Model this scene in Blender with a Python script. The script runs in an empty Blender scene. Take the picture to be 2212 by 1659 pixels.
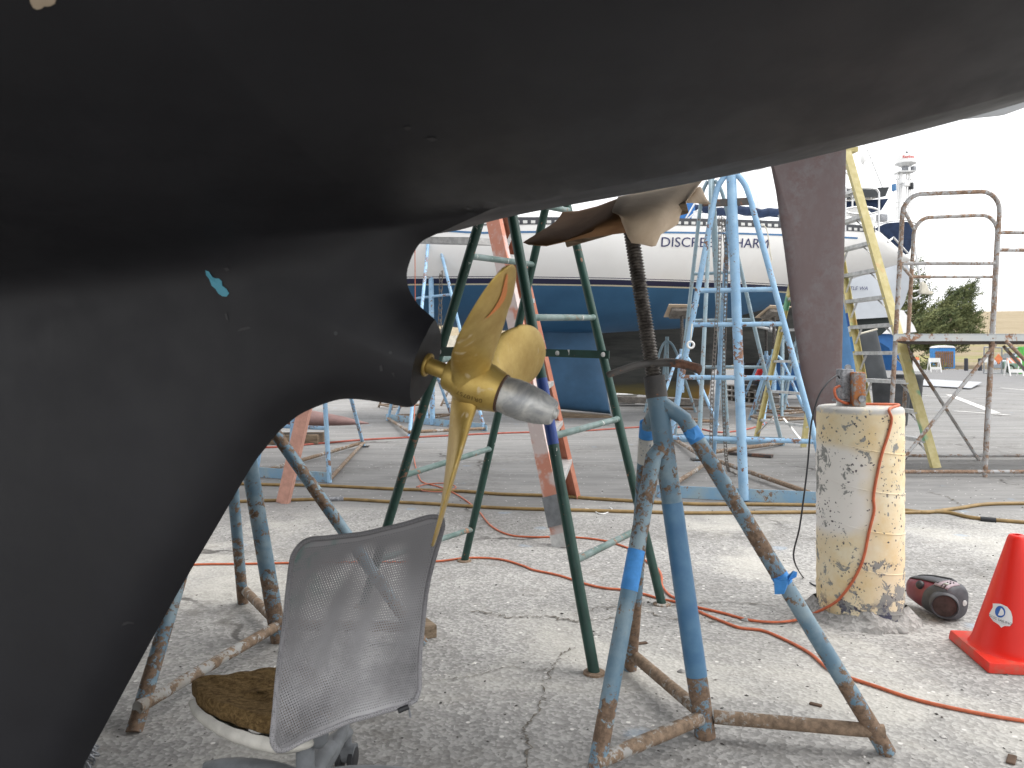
import bpy, bmesh, math, random
import numpy as np
from mathutils import Vector, Matrix
rnd = random.Random(7)
R = math.radians
SC = bpy.context.scene
COL = SC.collection

# ------------------------------------------------------------------ camera, sky, sun, exposure
F, CX, HY, EYE = 1660.0, 1106.0, 775.0, 1.0      # focal length / centre column / horizon row in a 2212 px wide picture
cam_d = bpy.data.cameras.new('camera'); cam = bpy.data.objects.new('camera', cam_d); COL.objects.link(cam)
cam.location = (0, 0, EYE); cam.rotation_euler = (R(90), 0, 0)
cam_d.sensor_width = 36; cam_d.lens = 36 * F / 2212; cam_d.shift_y = -(829.5 - HY) / 2212
cam_d.clip_start = 0.02; cam_d.clip_end = 3000
cam_d.dof.use_dof = True; cam_d.dof.focus_distance = 3.6; cam_d.dof.aperture_fstop = 9
SC.camera = cam

SUN_EL, SUN_AZ = R(58), R(95)                    # azimuth clockwise from +Y
W = bpy.data.worlds.new('World'); SC.world = W; W.use_nodes = True
wn, wl = W.node_tree.nodes, W.node_tree.links
wn.clear()
wo = wn.new('ShaderNodeOutputWorld'); bg = wn.new('ShaderNodeBackground'); sky = wn.new('ShaderNodeTexSky')
sky.sky_type = 'NISHITA'; sky.sun_disc = False; sky.sun_elevation = SUN_EL; sky.sun_rotation = SUN_AZ
sky.dust_density = 6.0; sky.air_density = 1.5; sky.ozone_density = 1.0
hs = wn.new('ShaderNodeHueSaturation'); hs.inputs['Saturation'].default_value = 0.10   # overcast: nearly colourless cloud
mixw = wn.new('ShaderNodeMixRGB'); mixw.inputs[0].default_value = 0.55; mixw.inputs[2].default_value = (9.6, 9.7, 9.9, 1)
wl.new(sky.outputs[0], hs.inputs['Color']); wl.new(hs.outputs[0], mixw.inputs[1]); wl.new(mixw.outputs[0], bg.inputs[0])
bg.inputs[1].default_value = 0.15; wl.new(bg.outputs[0], wo.inputs[0])
sd = bpy.data.lights.new('sun', 'SUN'); sun = bpy.data.objects.new('sun', sd); COL.objects.link(sun)
sd.energy = 1.15; sd.angle = R(50); sd.color = (1, 0.97, 0.92)
sdir = Vector((math.sin(SUN_AZ) * math.cos(SUN_EL), math.cos(SUN_AZ) * math.cos(SUN_EL), math.sin(SUN_EL)))
sun.rotation_euler = sdir.to_track_quat('Z', 'Y').to_euler(); sun.location = (5, -5, 20)
SC.view_settings.view_transform = 'Standard'; SC.view_settings.look = 'None'
SC.view_settings.gamma = 1; SC.view_settings.use_curve_mapping = False
SC.view_settings.exposure = 0.74

# ------------------------------------------------------------------ placing helpers
def px(x, y, Y): return Vector(((x - CX) / F * Y, Y, EYE - (y - HY) / F * Y))
def gp(x, y, z=0.0):
    Y = (EYE - z) * F / (y - HY); return Vector(((x - CX) / F * Y, Y, z))
def row(p): return HY - F * (p[2] - EYE) / p[1]
def onseg(a, b, y):                                # the point of segment a-b seen at picture row y
    lo, hi = -0.5, 1.5; fa = row(a.lerp(b, lo)) < row(a.lerp(b, hi))
    for _ in range(40):
        m = (lo + hi) / 2
        if (row(a.lerp(b, m)) < y) == fa: lo = m
        else: hi = m
    return a.lerp(b, lo)
V = Vector

class MB:
    def __init__(s): s.v = []; s.f = []; s.uv = None
    def add(s, vs, fs):
        o = len(s.v); s.v += [tuple(p) for p in vs]; s.f += [tuple(i + o for i in f) for f in fs]; return s
    def tube(s, pts, r, seg=10, caps=True, flat=1.0, smooth=0):
        pts = [V(p) for p in pts]
        if smooth: pts = spline(pts, smooth)
        n = len(pts); rs = r if isinstance(r, (list, tuple)) else [r] * n
        if len(rs) != n: rs = [rs[0] + (rs[-1] - rs[0]) * i / (n - 1) for i in range(n)]
        t0 = (pts[1] - pts[0]).normalized()
        up = V((0, 0, 1)) if abs(t0.z) < .9 else V((0, 1, 0))
        u = t0.cross(up).normalized(); vs = []; prev = t0
        for i, p in enumerate(pts):
            t = (pts[min(i + 1, n - 1)] - pts[max(i - 1, 0)]).normalized()
            q = prev.rotation_difference(t); u = (q @ u); u = (u - t * u.dot(t)).normalized(); prev = t
            w = t.cross(u)
            for k in range(seg):
                a = 2 * math.pi * k / seg
                vs.append(p + (u * math.cos(a) + w * math.sin(a) * flat) * rs[i])
        fs = [(i * seg + k, i * seg + (k + 1) % seg, (i + 1) * seg + (k + 1) % seg, (i + 1) * seg + k) for i in range(n - 1) for k in range(seg)]
        if caps: fs += [tuple(range(seg - 1, -1, -1)), tuple((n - 1) * seg + k for k in range(seg))]
        return s.add(vs, fs)
    def lathe(s, a, d, prof, seg=24, caps=True):     # prof: (distance along d, radius)
        a = V(a); d = V(d).normalized(); u = d.cross(V((0, 0, 1)) if abs(d.z) < .9 else V((0, 1, 0))).normalized(); w = d.cross(u)
        vs = [a + d * h + (u * math.cos(2 * math.pi * k / seg) + w * math.sin(2 * math.pi * k / seg)) * r for h, r in prof for k in range(seg)]
        n = len(prof)
        fs = [(i * seg + k, i * seg + (k + 1) % seg, (i + 1) * seg + (k + 1) % seg, (i + 1) * seg + k) for i in range(n - 1) for k in range(seg)]
        if caps: fs += [tuple(range(seg - 1, -1, -1)), tuple((n - 1) * seg + k for k in range(seg))]
        return s.add(vs, fs)
    def beam(s, a, b, w, h, up=(0, 0, 1)):
        a, b = V(a), V(b); t = (b - a).normalized(); up = V(up)
        if abs(t.dot(up)) > .98: up = V((0, 1, 0))
        x = t.cross(up).normalized() * (w / 2); y = x.cross(t).normalized() * (h / 2)
        vs = [p + x * i + y * j for p in (a, b) for i, j in ((-1, -1), (1, -1), (1, 1), (-1, 1))]
        return s.add(vs, [(3, 2, 1, 0), (4, 5, 6, 7), (0, 1, 5, 4), (1, 2, 6, 5), (2, 3, 7, 6), (3, 0, 4, 7)])
    def channel(s, a, b, w, d, t, out, up):          # C-section rail: web w wide along `up`-ish side, flanges d deep along out
        a, b = V(a), V(b); ax = (b - a).normalized(); o = V(out); o = (o - ax * o.dot(ax)).normalized(); sdv = ax.cross(o).normalized()
        sec = [(-w / 2, 0), (w / 2, 0), (w / 2, d), (w / 2 - t, d), (w / 2 - t, t), (-w / 2 + t, t), (-w / 2 + t, d), (-w / 2, d)]
        vs = [p + sdv * i + o * j for p in (a, b) for i, j in sec]
        n = 8
        fs = [(k, (k + 1) % n, n + (k + 1) % n, n + k) for k in range(n)]
        fs += [(0, 5, 4, 1), (1, 4, 3, 2), (0, 7, 6, 5), (8, 9, 12, 13), (9, 10, 11, 12), (8, 13, 14, 15)]
        return s.add(vs, fs)
    def box(s, c, sx, sy, sz, rz=0, taper=1.0):
        c = V(c); M = Matrix.Rotation(rz, 3, 'Z'); vs = []
        for k in (0, 1):
            f = taper if k else 1
            for i, j in ((-1, -1), (1, -1), (1, 1), (-1, 1)): vs.append(c + M @ V((i * sx / 2 * f, j * sy / 2 * f, (k - .5) * sz)))
        return s.add(vs, [(3, 2, 1, 0), (4, 5, 6, 7), (0, 1, 5, 4), (1, 2, 6, 5), (2, 3, 7, 6), (3, 0, 4, 7)])
    def prism(s, poly, d):                           # polygon of 3D points extruded by vector d
        n = len(poly); d = V(d); vs = [V(p) for p in poly] + [V(p) + d for p in poly]
        return s.add(vs, [tuple(range(n - 1, -1, -1)), tuple(range(n, 2 * n))] + [(k, (k + 1) % n, n + (k + 1) % n, n + k) for k in range(n)])
    def grid(s, rows_):
        n, m = len(rows_), len(rows_[0])
        return s.add([p for r in rows_ for p in r], [(i * m + j, i * m + j + 1, (i + 1) * m + j + 1, (i + 1) * m + j) for i in range(n - 1) for j in range(m - 1)])
    def build(s, name, m, parent=None, smooth=38, bevel=0, origin=None):
        me = bpy.data.meshes.new(name)
        o = bpy.data.objects.new(name, me)
        loc = V(parent['_w']) if parent is not None else (V(origin) if origin else V((0, 0, 0)))
        me.from_pydata([(p[0] - loc[0], p[1] - loc[1], p[2] - loc[2]) for p in s.v], [], s.f); me.update()
        bm = bmesh.new(); bm.from_mesh(me); bmesh.ops.recalc_face_normals(bm, faces=bm.faces)
        if bevel:
            es = [e for e in bm.edges if len(e.link_faces) == 2 and e.calc_face_angle(0) > R(50)]
            bmesh.ops.bevel(bm, geom=es, offset=bevel, segments=2, profile=.6, affect='EDGES', clamp_overlap=True)
        bm.to_mesh(me); bm.free()
        if smooth:
            me.polygons.foreach_set('use_smooth', [True] * len(me.polygons)); me.set_sharp_from_angle(angle=R(smooth))
        for mm in (m if isinstance(m, (list, tuple)) else [m]): me.materials.append(mm)
        COL.objects.link(o)
        if parent is not None: o.parent = parent; o['_w'] = tuple(loc)
        else: o.location = loc; o['_w'] = tuple(loc)
        return o

def spline(pts, k):
    out = []; n = len(pts)
    for i in range(n - 1):
        p0, p1, p2, p3 = pts[max(i - 1, 0)], pts[i], pts[i + 1], pts[min(i + 2, n - 1)]
        for j in range(k):
            t = j / k
            out.append(.5 * ((2 * p1) + (p2 - p0) * t + (2 * p0 - 5 * p1 + 4 * p2 - p3) * t * t + (3 * p1 - p0 - 3 * p2 + p3) * t ** 3))
    out.append(pts[-1]); return out
def tag(o, label, cat=None, group=None, kind=None):
    if label: o['label'] = label
    if cat: o['category'] = cat
    if group: o['group'] = group
    if kind: o['kind'] = kind
    return o
def thing(name, loc, label, cat, group=None):
    o = bpy.data.objects.new(name, None); COL.objects.link(o); o.location = loc; o['_w'] = tuple(loc); o.empty_display_size = .1
    return tag(o, label, cat, group)
def copy_thing(root, loc, label, rz=0.0, scale=1.0):
    r = root.copy(); COL.objects.link(r); r.location = loc; r.rotation_euler = (0, 0, rz); r.scale = (scale,) * 3; r['label'] = label
    for ch in list(root.children):
        c = ch.copy(); COL.objects.link(c); c.parent = r
        for g in list(ch.children):
            d = g.copy(); COL.objects.link(d); d.parent = c
    return r
def text_mesh(s, size, shear=0.0, bold=0.0):
    cu = bpy.data.curves.new('txt', 'FONT'); cu.body = s; cu.size = size; cu.shear = shear; cu.resolution_u = 3; cu.offset = bold
    cu.align_x = 'CENTER'; cu.align_y = 'CENTER'
    ob = bpy.data.objects.new('txt', cu); COL.objects.link(ob)
    dg = bpy.context.evaluated_depsgraph_get(); dg.update()
    me = bpy.data.meshes.new_from_object(ob.evaluated_get(dg))
    vs = [v.co.copy() for v in me.vertices]; fs = [tuple(p.vertices) for p in me.polygons]
    bpy.data.objects.remove(ob); bpy.data.curves.remove(cu); bpy.data.meshes.remove(me)
    return vs, fs

# ------------------------------------------------------------------ materials
def srgb(h):
    h = h.lstrip('#'); return tuple((lambda c: c / 12.92 if c <= .04045 else ((c + .055) / 1.055) ** 2.4)(int(h[i:i + 2], 16) / 255) for i in (0, 2, 4))
class M:
    def __init__(s, name, rough=.6, spec=.4, metal=0.0):
        s.m = bpy.data.materials.new(name); s.m.use_nodes = True; s.t = s.m.node_tree; s.n = s.t.nodes; s.l = s.t.links
        s.b = s.n['Principled BSDF']; s.b.inputs['Roughness'].default_value = rough; s.b.inputs['Specular IOR Level'].default_value = spec; s.b.inputs['Metallic'].default_value = metal
        s.tc = s.n.new('ShaderNodeTexCoord'); s.co = s.tc.outputs['Object']
    def link(s, a, b): s.l.new(a, b)
    def mapping(s, scale=(1, 1, 1), rot=(0, 0, 0), loc=(0, 0, 0), vec=None):
        n = s.n.new('ShaderNodeMapping'); n.inputs['Scale'].default_value = scale; n.inputs['Rotation'].default_value = rot; n.inputs['Location'].default_value = loc
        s.link(vec or s.co, n.inputs[0]); return n.outputs[0]
    def noise(s, scale, detail=6, rough=.6, dist=0.0, vec=None):
        n = s.n.new('ShaderNodeTexNoise'); n.inputs['Scale'].default_value = scale; n.inputs['Detail'].default_value = detail
        n.inputs['Roughness'].default_value = rough; n.inputs['Distortion'].default_value = dist
        s.link(vec or s.co, n.inputs['Vector']); return n.outputs['Fac']
    def voro(s, scale, feature='F1', vec=None, rnd_=1.0):
        n = s.n.new('ShaderNodeTexVoronoi'); n.feature = feature; n.inputs['Scale'].default_value = scale; n.inputs['Randomness'].default_value = rnd_
        s.link(vec or s.co, n.inputs['Vector']); return n
    def ramp(s, fac, lo, hi, a=0.0, b=1.0):
        n = s.n.new('ShaderNodeMapRange'); n.interpolation_type = 'SMOOTHSTEP'
        n.inputs[1].default_value = lo; n.inputs[2].default_value = hi; n.inputs[3].default_value = a; n.inputs[4].default_value = b
        s.link(fac, n.inputs[0]); return n.outputs[0]
    def math(s, op, a, b=None):
        n = s.n.new('ShaderNodeMath'); n.operation = op
        for i, q in enumerate((a, b)):
            if q is None: continue
            if isinstance(q, (int, float)): n.inputs[i].default_value = q
            else: s.link(q, n.inputs[i])
        return n.outputs[0]
    def mix(s, fac, a, b, mode='MIX'):
        n = s.n.new('ShaderNodeMixRGB'); n.blend_type = mode
        for i, q in enumerate((fac, a, b)):
            if isinstance(q, (int, float)): n.inputs[i].default_value = q
            elif isinstance(q, tuple): n.inputs[i].default_value = (*q[:3], 1)
            else: s.link(q, n.inputs[i])
        return n.outputs[0]
    def xyz(s, vec=None):
        n = s.n.new('ShaderNodeSeparateXYZ'); s.link(vec or s.co, n.inputs[0]); return n.outputs
    def col(s, c):
        if isinstance(c, tuple): s.b.inputs['Base Color'].default_value = (*c[:3], 1)
        else: s.link(c, s.b.inputs['Base Color'])
        return s
    def rough(s, r): s.link(r, s.b.inputs['Roughness']); return s
    def bump(s, h, strength=.3, dist=.002):
        n = s.n.new('ShaderNodeBump'); n.inputs['Strength'].default_value = strength; n.inputs['Distance'].default_value = dist
        s.link(h, n.inputs['Height']); s.link(n.outputs[0], s.b.inputs['Normal']); return s

def plain(name, c, rough=.6, spec=.4, metal=0.0, var=.18, scale=6.0, c2=None):
    q = M(name, rough, spec, metal)
    f = q.ramp(q.noise(scale, 6, .65), .3, .7)
    q.col(q.mix(f, tuple(i * (1 - var) for i in c), c2 or tuple(min(1, i * (1 + var)) for i in c)))
    q.bump(q.noise(scale * 12, 3), .08, .001); return q.m
def chipped(name, paint, paint2=None, rust=(.10, .052, .028), amount=.5, scale=26, rough=.5, drips=.0, white=.62, low=None, bare=None):
    """old paint over steel: chips and rust blooms, fading, splashes"""
    q = M(name, rough, .4)
    big = q.noise(scale * .16, 3, .6); fine = q.noise(scale, 7, .7, .4)
    k = q.math('ADD', q.math('ADD', q.math('MULTIPLY', big, .42), q.math('MULTIPLY', fine, .58)), q.math('MULTIPLY', q.noise(scale * 2.7, 6, .75), .30))
    if low: k = q.math('ADD', k, q.ramp(q.xyz()[2], low, 0, 0, .08))
    m = q.ramp(k, 1.0 - amount * .62, 1.03 - amount * .62)
    p = q.mix(q.ramp(q.noise(scale * .35, 5, .6), .35, .68), paint, paint2 or tuple(i * .75 for i in paint))
    rc = q.mix(q.ramp(q.noise(scale * 2.2, 5, .7), .3, .7), rust, tuple(i * 2.3 for i in rust))
    if bare: rc = q.mix(q.ramp(q.noise(scale * .9, 4, .7), .45, .55), rc, bare)
    c = q.mix(m, p, rc)
    if drips:
        d = q.ramp(q.noise(scale * 1.2, 4, .75, 0, q.mapping((1, 1, .25), loc=(3.1, 1.7, .3))), 1 - drips * .45, 1.02 - drips * .45)
        c = q.mix(d, c, (white, white, white * .96))
    q.col(c); q.rough(q.ramp(m, 0, 1, rough, .85)); q.bump(q.math('SUBTRACT', q.math('MULTIPLY', fine, .4), m), .35, .0015)
    return q.m

MAT = {}
# dark bottom paint, hand rolled, faintly mottled and scuffed
q = M('bottom_paint', .5, .34)
mot = q.noise(2.2, 6, .62); scuff = q.ramp(q.noise(5.0, 9, .8, 1.2, q.mapping((1, 1, 3.5), (0, 0, 0.3))), .70, .80)
q.col(q.mix(q.math('MULTIPLY', scuff, .35), q.mix(q.ramp(mot, .3, .7), (.0088, .0087, .0108), (.0140, .0139, .0168)), (.05, .048, .049)))
q.rough(q.ramp(q.noise(9, 5), .3, .7, .50, .62)); q.bump(q.noise(55, 3, .5), .05, .001); MAT['hull'] = q.m
q = M('rudder_paint', .6, .3)
q.col(q.mix(q.ramp(q.noise(3.2, 7, .7, .6, q.mapping((1, 1, .45))), .38, .66), (.118, .088, .087), q.mix(q.ramp(q.noise(13, 5, .7), .4, .65), (.14, .122, .124), (.118, .08, .077))))
q.bump(q.noise(30, 4), .1, .002); MAT['rudder'] = q.m
# bronze
q = M('bronze', .42, .5, .62)
sm = q.ramp(q.noise(16, 5, .6, 2.2, q.mapping((1, 1.2, .55))), .62, .70)
brush = q.noise(70, 4, .6, .3, q.mapping((1, 1, .6)))
q.col(q.mix(q.math('MULTIPLY', sm, .55), q.mix(q.ramp(q.noise(11, 7, .7), .3, .72), (.345, .225, .052), (.52, .38, .12)), (.68, .60, .45)))
q.rough(q.math('ADD', q.ramp(sm, 0, 1, .38, .65), q.math('MULTIPLY', brush, .10))); q.bump(brush, .05, .001); MAT['bronze'] = q.m
q = M('zinc', .5, .5, .7)
q.col(q.mix(q.ramp(q.noise(22, 7, .7, .8), .36, .66), (.30, .31, .32), (.56, .56, .54)))
q.rough(q.ramp(q.noise(30, 5), .3, .7, .42, .66)); q.bump(q.noise(80, 5, .7), .2, .001); MAT['zinc'] = q.m
MAT['rubber'] = plain('brown_rubber', (.07, .035, .02), .6)
MAT['orange_smear'] = plain('orange_grease', (.55, .18, .04), .5)
MAT['teal_chip'] = plain('teal_undercoat', (.06, .24, .32), .55)
MAT['tan_chip'] = plain('tan_primer', (.42, .34, .25), .7)
MAT['black'] = plain('black_plastic', (.022, .023, .026), .45)
MAT['stamp'] = plain('stamped_mark', (.15, .095, .03), .5, .4, .6)
MAT['steel_dark'] = None
q = M('greasy_thread', .5, .5, .55)
q.col(q.mix(q.ramp(q.noise(40, 6, .7), .35, .7), (.035, .03, .027), (.16, .145, .13))); q.bump(q.noise(120, 4), .3, .001); MAT['thread'] = q.m
MAT['nut'] = chipped('rusty_casting', (.085, .078, .072), (.05, .05, .052), (.105, .055, .038), .50, 22, .6)
MAT['jack'] = chipped('worn_blue_paint', (.11, .195, .265), (.24, .32, .36), (.105, .07, .047), .535, 30, .5, .06, .6, .35)
MAT['jack_clean'] = chipped('blue_paint', (.065, .165, .30), (.10, .22, .35), (.10, .065, .045), .33, 36, .4)
MAT['jack_brace'] = chipped('bare_rusty_tube', (.36, .36, .35), (.27, .24, .2), (.125, .088, .06), .66, 24, .7, .45)
MAT['tall'] = chipped('pale_blue_paint', (.34, .53, .71), (.24, .42, .62), (.14, .08, .055), .485, 24, .5, .12)
MAT['tall_flat'] = chipped('faded_blue_bar', (.20, .36, .52), (.30, .40, .45), (.14, .095, .065), .47, 18, .55)
MAT['tall_grey'] = chipped('grey_blue_paint', (.25, .36, .42), (.33, .42, .47), (.14, .095, .07), .46, 22, .6, .2)
MAT['trestle'] = chipped('dark_green_paint', (.014, .046, .035), (.023, .068, .054), (.14, .075, .05), .40, 30, .42, .74)
MAT['trestle_rung'] = chipped('green_grey_paint', (.085, .14, .125), (.18, .235, .23), (.15, .09, .06), .44, 28, .45, .78)
MAT['royal'] = chipped('royal_blue_paint', (.03, .07, .28), None, (.2, .2, .2), .3, 30, .4, .3)
MAT['scaf'] = chipped('rusty_galvanised', (.42, .42, .42), (.28, .26, .245), (.15, .10, .07), .575, 16, .65, .7)
MAT['scaf_deck'] = chipped('rusty_deck', (.44, .47, .48), (.5, .5, .47), (.17, .095, .06), .52, 10, .7, .3)
MAT['scaf_dark'] = plain('old_plywood', (.07, .05, .042), .85)
q = M('yellow_fibreglass', .45, .4)
sp = q.ramp(q.noise(2.6, 2, .4), .60, .64); sp2 = q.ramp(q.noise(2.2, 2, .4, 0, q.mapping(loc=(5, 2, 1))), .63, .67)
bc = q.mix(q.ramp(q.noise(14, 6), .35, .7), (.55, .47, .20), (.66, .58, .30))
q.col(q.mix(q.math('MULTIPLY', sp2, .8), q.mix(q.math('MULTIPLY', sp, .8), bc, (.10, .42, .28)), (.72, .30, .12))); MAT['ylad'] = q.m
q = M('salmon_fibreglass', .5, .35)
f1 = q.ramp(q.noise(3.6, 4, .6, .5), .44, .56); f2 = q.ramp(q.noise(30, 6, .7), .56, .68)
q.col(q.mix(q.math('MULTIPLY', f2, .35), q.mix(f1, (.52, .22, .15), (.55, .46, .44)), (.7, .66, .62))); MAT['slad'] = q.m
MAT['slad_in'] = chipped('red_fibreglass', (.42, .15, .09), (.5, .22, .15), (.3, .2, .15), .3, 20, .55, .3)
MAT['slad_pink'] = plain('pink_fibreglass', (.60, .33, .26), .55, .35, 0, .12, 20)
MAT['alu'] = plain('dull_aluminium', (.55, .55, .54), .48, .5, .55, .2, 18)
MAT['steel'] = plain('stainless', (.62, .62, .62), .3, .5, .85, .1)
MAT['tape'] = plain('blue_masking_tape', (.06, .26, .62), .6, .3, 0, .14, 30)
MAT['tape_w'] = chipped('white_tape', (.62, .60, .55), (.5, .5, .47), (.1, .12, .14), .5, 30, .6)
q = M('kraft_paper', .75, .2)
q.col(q.mix(q.ramp(q.noise(9, 7, .7, .6), .3, .75), (.56, .44, .32), (.66, .54, .41))); q.bump(q.noise(22, 7, .65, 1.2), .5, .004); MAT['kraft'] = q.m
q = M('shaded_brown_paper_back', .8, .15); q.col(q.mix(q.ramp(q.noise(9, 7, .7, .6), .3, .75), (.20, .105, .05), (.27, .15, .075))); q.bump(q.noise(22, 7, .65, 1.2), .4, .004); MAT['kraft_under_shaded'] = q.m  # paper's rust-brown inner side, with the hull's shade painted into its dark colour
q = M('foam', .95, .1)
v = q.voro(38); cr = q.noise(95, 8, .8, .5, q.mapping((.7, 1.2, 1)))
q.col(q.mix(q.ramp(cr, .38, .62), (.12, .074, .032), (.34, .225, .10))); q.bump(cr, 1.0, .012); MAT['foam'] = q.m
MAT['cushion'] = plain('dirty_white_vinyl', (.55, .53, .48), .6, .4, 0, .18, 14)
MAT['greyplastic'] = plain('grey_plastic', (.16, .17, .18), .5, .4, 0, .2, 20)
MAT['wood'] = None
q = M('weathered_wood', .85, .2)
gr = q.noise(16, 5, .6, .4, q.mapping((.4, 5, 5)))
q.col(q.mix(q.ramp(gr, .3, .7), (.11, .08, .055), (.28, .215, .15))); q.bump(gr, .4, .004); MAT['wood'] = q.m
# yellow concrete pillar: sprayed white, flaked and pitted
q = M('flaked_yellow_paint', .75, .25)
vec = q.mapping((1, 1, .8))
X = q.xyz()
big = q.noise(3.4, 3, .5); flake = q.noise(17, 7, .68, .5); pnz_ = q.n.new('ShaderNodeTexNoise'); pnz_.inputs['Scale'].default_value = 60; pnz_.inputs['Detail'].default_value = 4; q.link(q.co, pnz_.inputs['Vector'])
psc = q.n.new('ShaderNodeVectorMath'); psc.operation = 'SCALE'; psc.inputs['Scale'].default_value = .022; q.link(pnz_.outputs['Color'], psc.inputs[0]); pad_ = q.n.new('ShaderNodeVectorMath'); q.link(q.co, pad_.inputs[0]); q.link(psc.outputs[0], pad_.inputs[1])
pit = q.voro(62, 'F1', pad_.outputs[0])
low = q.ramp(X[2], .62, .05, 0, .07)
spray = q.math('MULTIPLY', q.ramp(X[0], .06, -.14), q.math('MULTIPLY', q.ramp(X[2], .72, .6), q.ramp(X[2], .27, .42)))
spray = q.ramp(q.math('MULTIPLY', spray, q.ramp(q.noise(5, 3), .25, .6, .5, 1.0)), .08, .62)
yel = q.mix(q.ramp(q.noise(7, 6, .7, .3), .28, .72), (.70, .54, .29), (.77, .70, .53))
yel = q.mix(q.ramp(q.noise(2.4, 3), .42, .66), yel, (.72, .62, .44))
c = q.mix(q.math('MULTIPLY', spray, .92), yel, (.76, .74, .71))
fm = q.ramp(q.math('ADD', q.math('ADD', flake, q.math('MULTIPLY', q.math('SUBTRACT', big, .5), .45)), low), .595, .61)
c = q.mix(fm, c, q.mix(q.noise(40, 4), (.22, .225, .215), (.33, .33, .31)))
pm = q.math('MULTIPLY', q.ramp(q.math('SUBTRACT', pit.outputs['Distance'], q.math('MULTIPLY', q.xyz(pit.outputs['Color'])[0], .16)), .16, .11), q.ramp(q.noise(9, 3), .46, .54))
c = q.mix(pm, c, (.12, .11, .115))
nav = q.math('MULTIPLY', q.ramp(X[2], .13, .03), q.ramp(q.noise(20, 6, .7), .50, .54))
c = q.mix(nav, c, (.06, .065, .11))
redm = q.math('MULTIPLY', q.ramp(q.noise(11, 5, .7, .4, q.mapping(loc=(7, 3, 2))), .70, .72), q.ramp(X[0], .0, .06))
c = q.mix(redm, c, (.17, .06, .05))
c = q.mix(q.math('MULTIPLY', q.ramp(X[2], .785, .80), q.ramp(q.noise(24, 6), .3, .5)), c, (.47, .46, .44))
q.col(c); q.bump(q.math('SUBTRACT', q.math('MULTIPLY', flake, .3), q.math('ADD', fm, pm)), .5, .003); MAT['pillar'] = q.m
q = M('galvanised_box', .55, .5, .4)
q.col(q.mix(q.ramp(q.noise(60, 6, .75), .35, .65), (.16, .165, .18), (.38, .39, .41))); q.bump(q.noise(90, 5), .4, .001); MAT['galv'] = q.m
MAT['rustbox'] = chipped('rust_orange_box', (.42, .15, .05), (.50, .24, .10), (.16, .12, .11), .62, 30, .8, 0, .6, None, (.34, .34, .33))
MAT['cord'] = plain('orange_cord', (.50, .125, .055), .5, .4, 0, .15, 40)
MAT['cord_dull'] = plain('dusty_orange_cord', (.40, .14, .085), .6, .3, 0, .2, 40)
MAT['hose'] = plain('tan_air_hose', (.25, .165, .065), .5, .4, 0, .22, 12)
MAT['redhose'] = plain('dull_red_hose', (.34, .085, .06), .55, .3, 0, .2, 9)
MAT['cone'] = M('cone_red', .42, .45).col((.72, .014, .004)).m
q = M('cone_base_red', .5, .4); z = q.xyz()[2]
q.col(q.mix(q.math('MULTIPLY', q.ramp(q.noise(9, 6, .65), .36, .62), .75), (.70, .02, .006), (.36, .13, .09))); MAT['cone_base'] = q.m
MAT['white'] = plain('white_vinyl', (.74, .74, .73), .45, .4, 0, .06)
MAT['logo_blue'] = plain('logo_blue', (.03, .12, .42), .45)
MAT['ink'] = plain('dark_ink', (.05, .055, .07), .5)
MAT['ink_grey'] = plain('pale_grey_ink', (.45, .47, .49), .5)
q = M('maroon_plastic', .32, .5); q.col(q.mix(q.ramp(q.noise(8, 6), .3, .7), (.13, .018, .03), (.21, .045, .06))); MAT['maroon'] = q.m
MAT['dustgrey'] = plain('dusty_grey_plastic', (.06, .062, .07), .55, .4, 0, .25, 25)
MAT['silver'] = plain('mauve_silver_plastic', (.33, .26, .29), .4)
MAT['grille'] = plain('speaker_grille', (.06, .042, .038), .7, .3, 0, .3, 60)
MAT['lcd'] = plain('lcd_grey', (.40, .42, .38), .3)
MAT['stone'] = plain('grey_stone', (.26, .255, .245), .85, .3, 0, .25, 30)
MAT['chain'] = plain('grey_chain', (.17, .155, .14), .5, .5, .5, .3, 60)
MAT['redplastic'] = plain('red_plastic', (.65, .03, .03), .4)
MAT['cream'] = plain('cream_gelcoat', (.62, .58, .48), .5)
MAT['gel'] = plain('white_gelcoat', (.76, .755, .74), .3, .5, 0, .05, 2)
MAT['gel_grey'] = plain('grey_gelcoat', (.52, .55, .59), .38, .5, 0, .06, 2)
MAT['navy'] = plain('navy_canvas', (.022, .036, .075), .8, .2, 0, .3, 9)
MAT['navy_ink'] = plain('navy_lettering', (.03, .035, .12), .4)
MAT['solar'] = plain('solar_cells', (.03, .035, .038), .25)
MAT['red_ink'] = plain('red_lettering', (.6, .04, .03), .4)
MAT['seat_black'] = plain('black_upholstery', (.03, .03, .033), .8)
MAT['bin'] = plain('dark_grey_bin', (.055, .058, .062), .6, .4, 0, .25, 9)
MAT['dblue'] = plain('bright_blue_bottom', (.025, .13, .36), .5, .4, 0, .15, 3)
MAT['mblue'] = plain('mid_blue_bottom', (.06, .17, .34), .55, .4, 0, .12, 3)
MAT['keelblue'] = plain('dull_blue_bottom', (.045, .115, .21), .55, .4, 0, .14, 2)
MAT['slate'] = plain('slate_grey_bottom', (.06, .066, .072), .6, .4, 0, .15, 4)
q = M('dark_green_bottom', .6, .35); z = q.xyz()
q.col(q.mix(q.ramp(q.noise(4, 6, .7, .5, q.mapping((.25, .25, 2))), .55, .68), (.022, .03, .028), (.09, .14, .12))); MAT['dkgreen'] = q.m
MAT['mauve'] = plain('mauve_bottom', (.22, .135, .125), .65, .3, 0, .22, 5)
MAT['planks'] = plain('grey_timber', (.20, .18, .16), .9, .2, 0, .35, 14)
MAT['pot_blue'] = plain('toilet_blue', (.04, .24, .60), .5)
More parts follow.
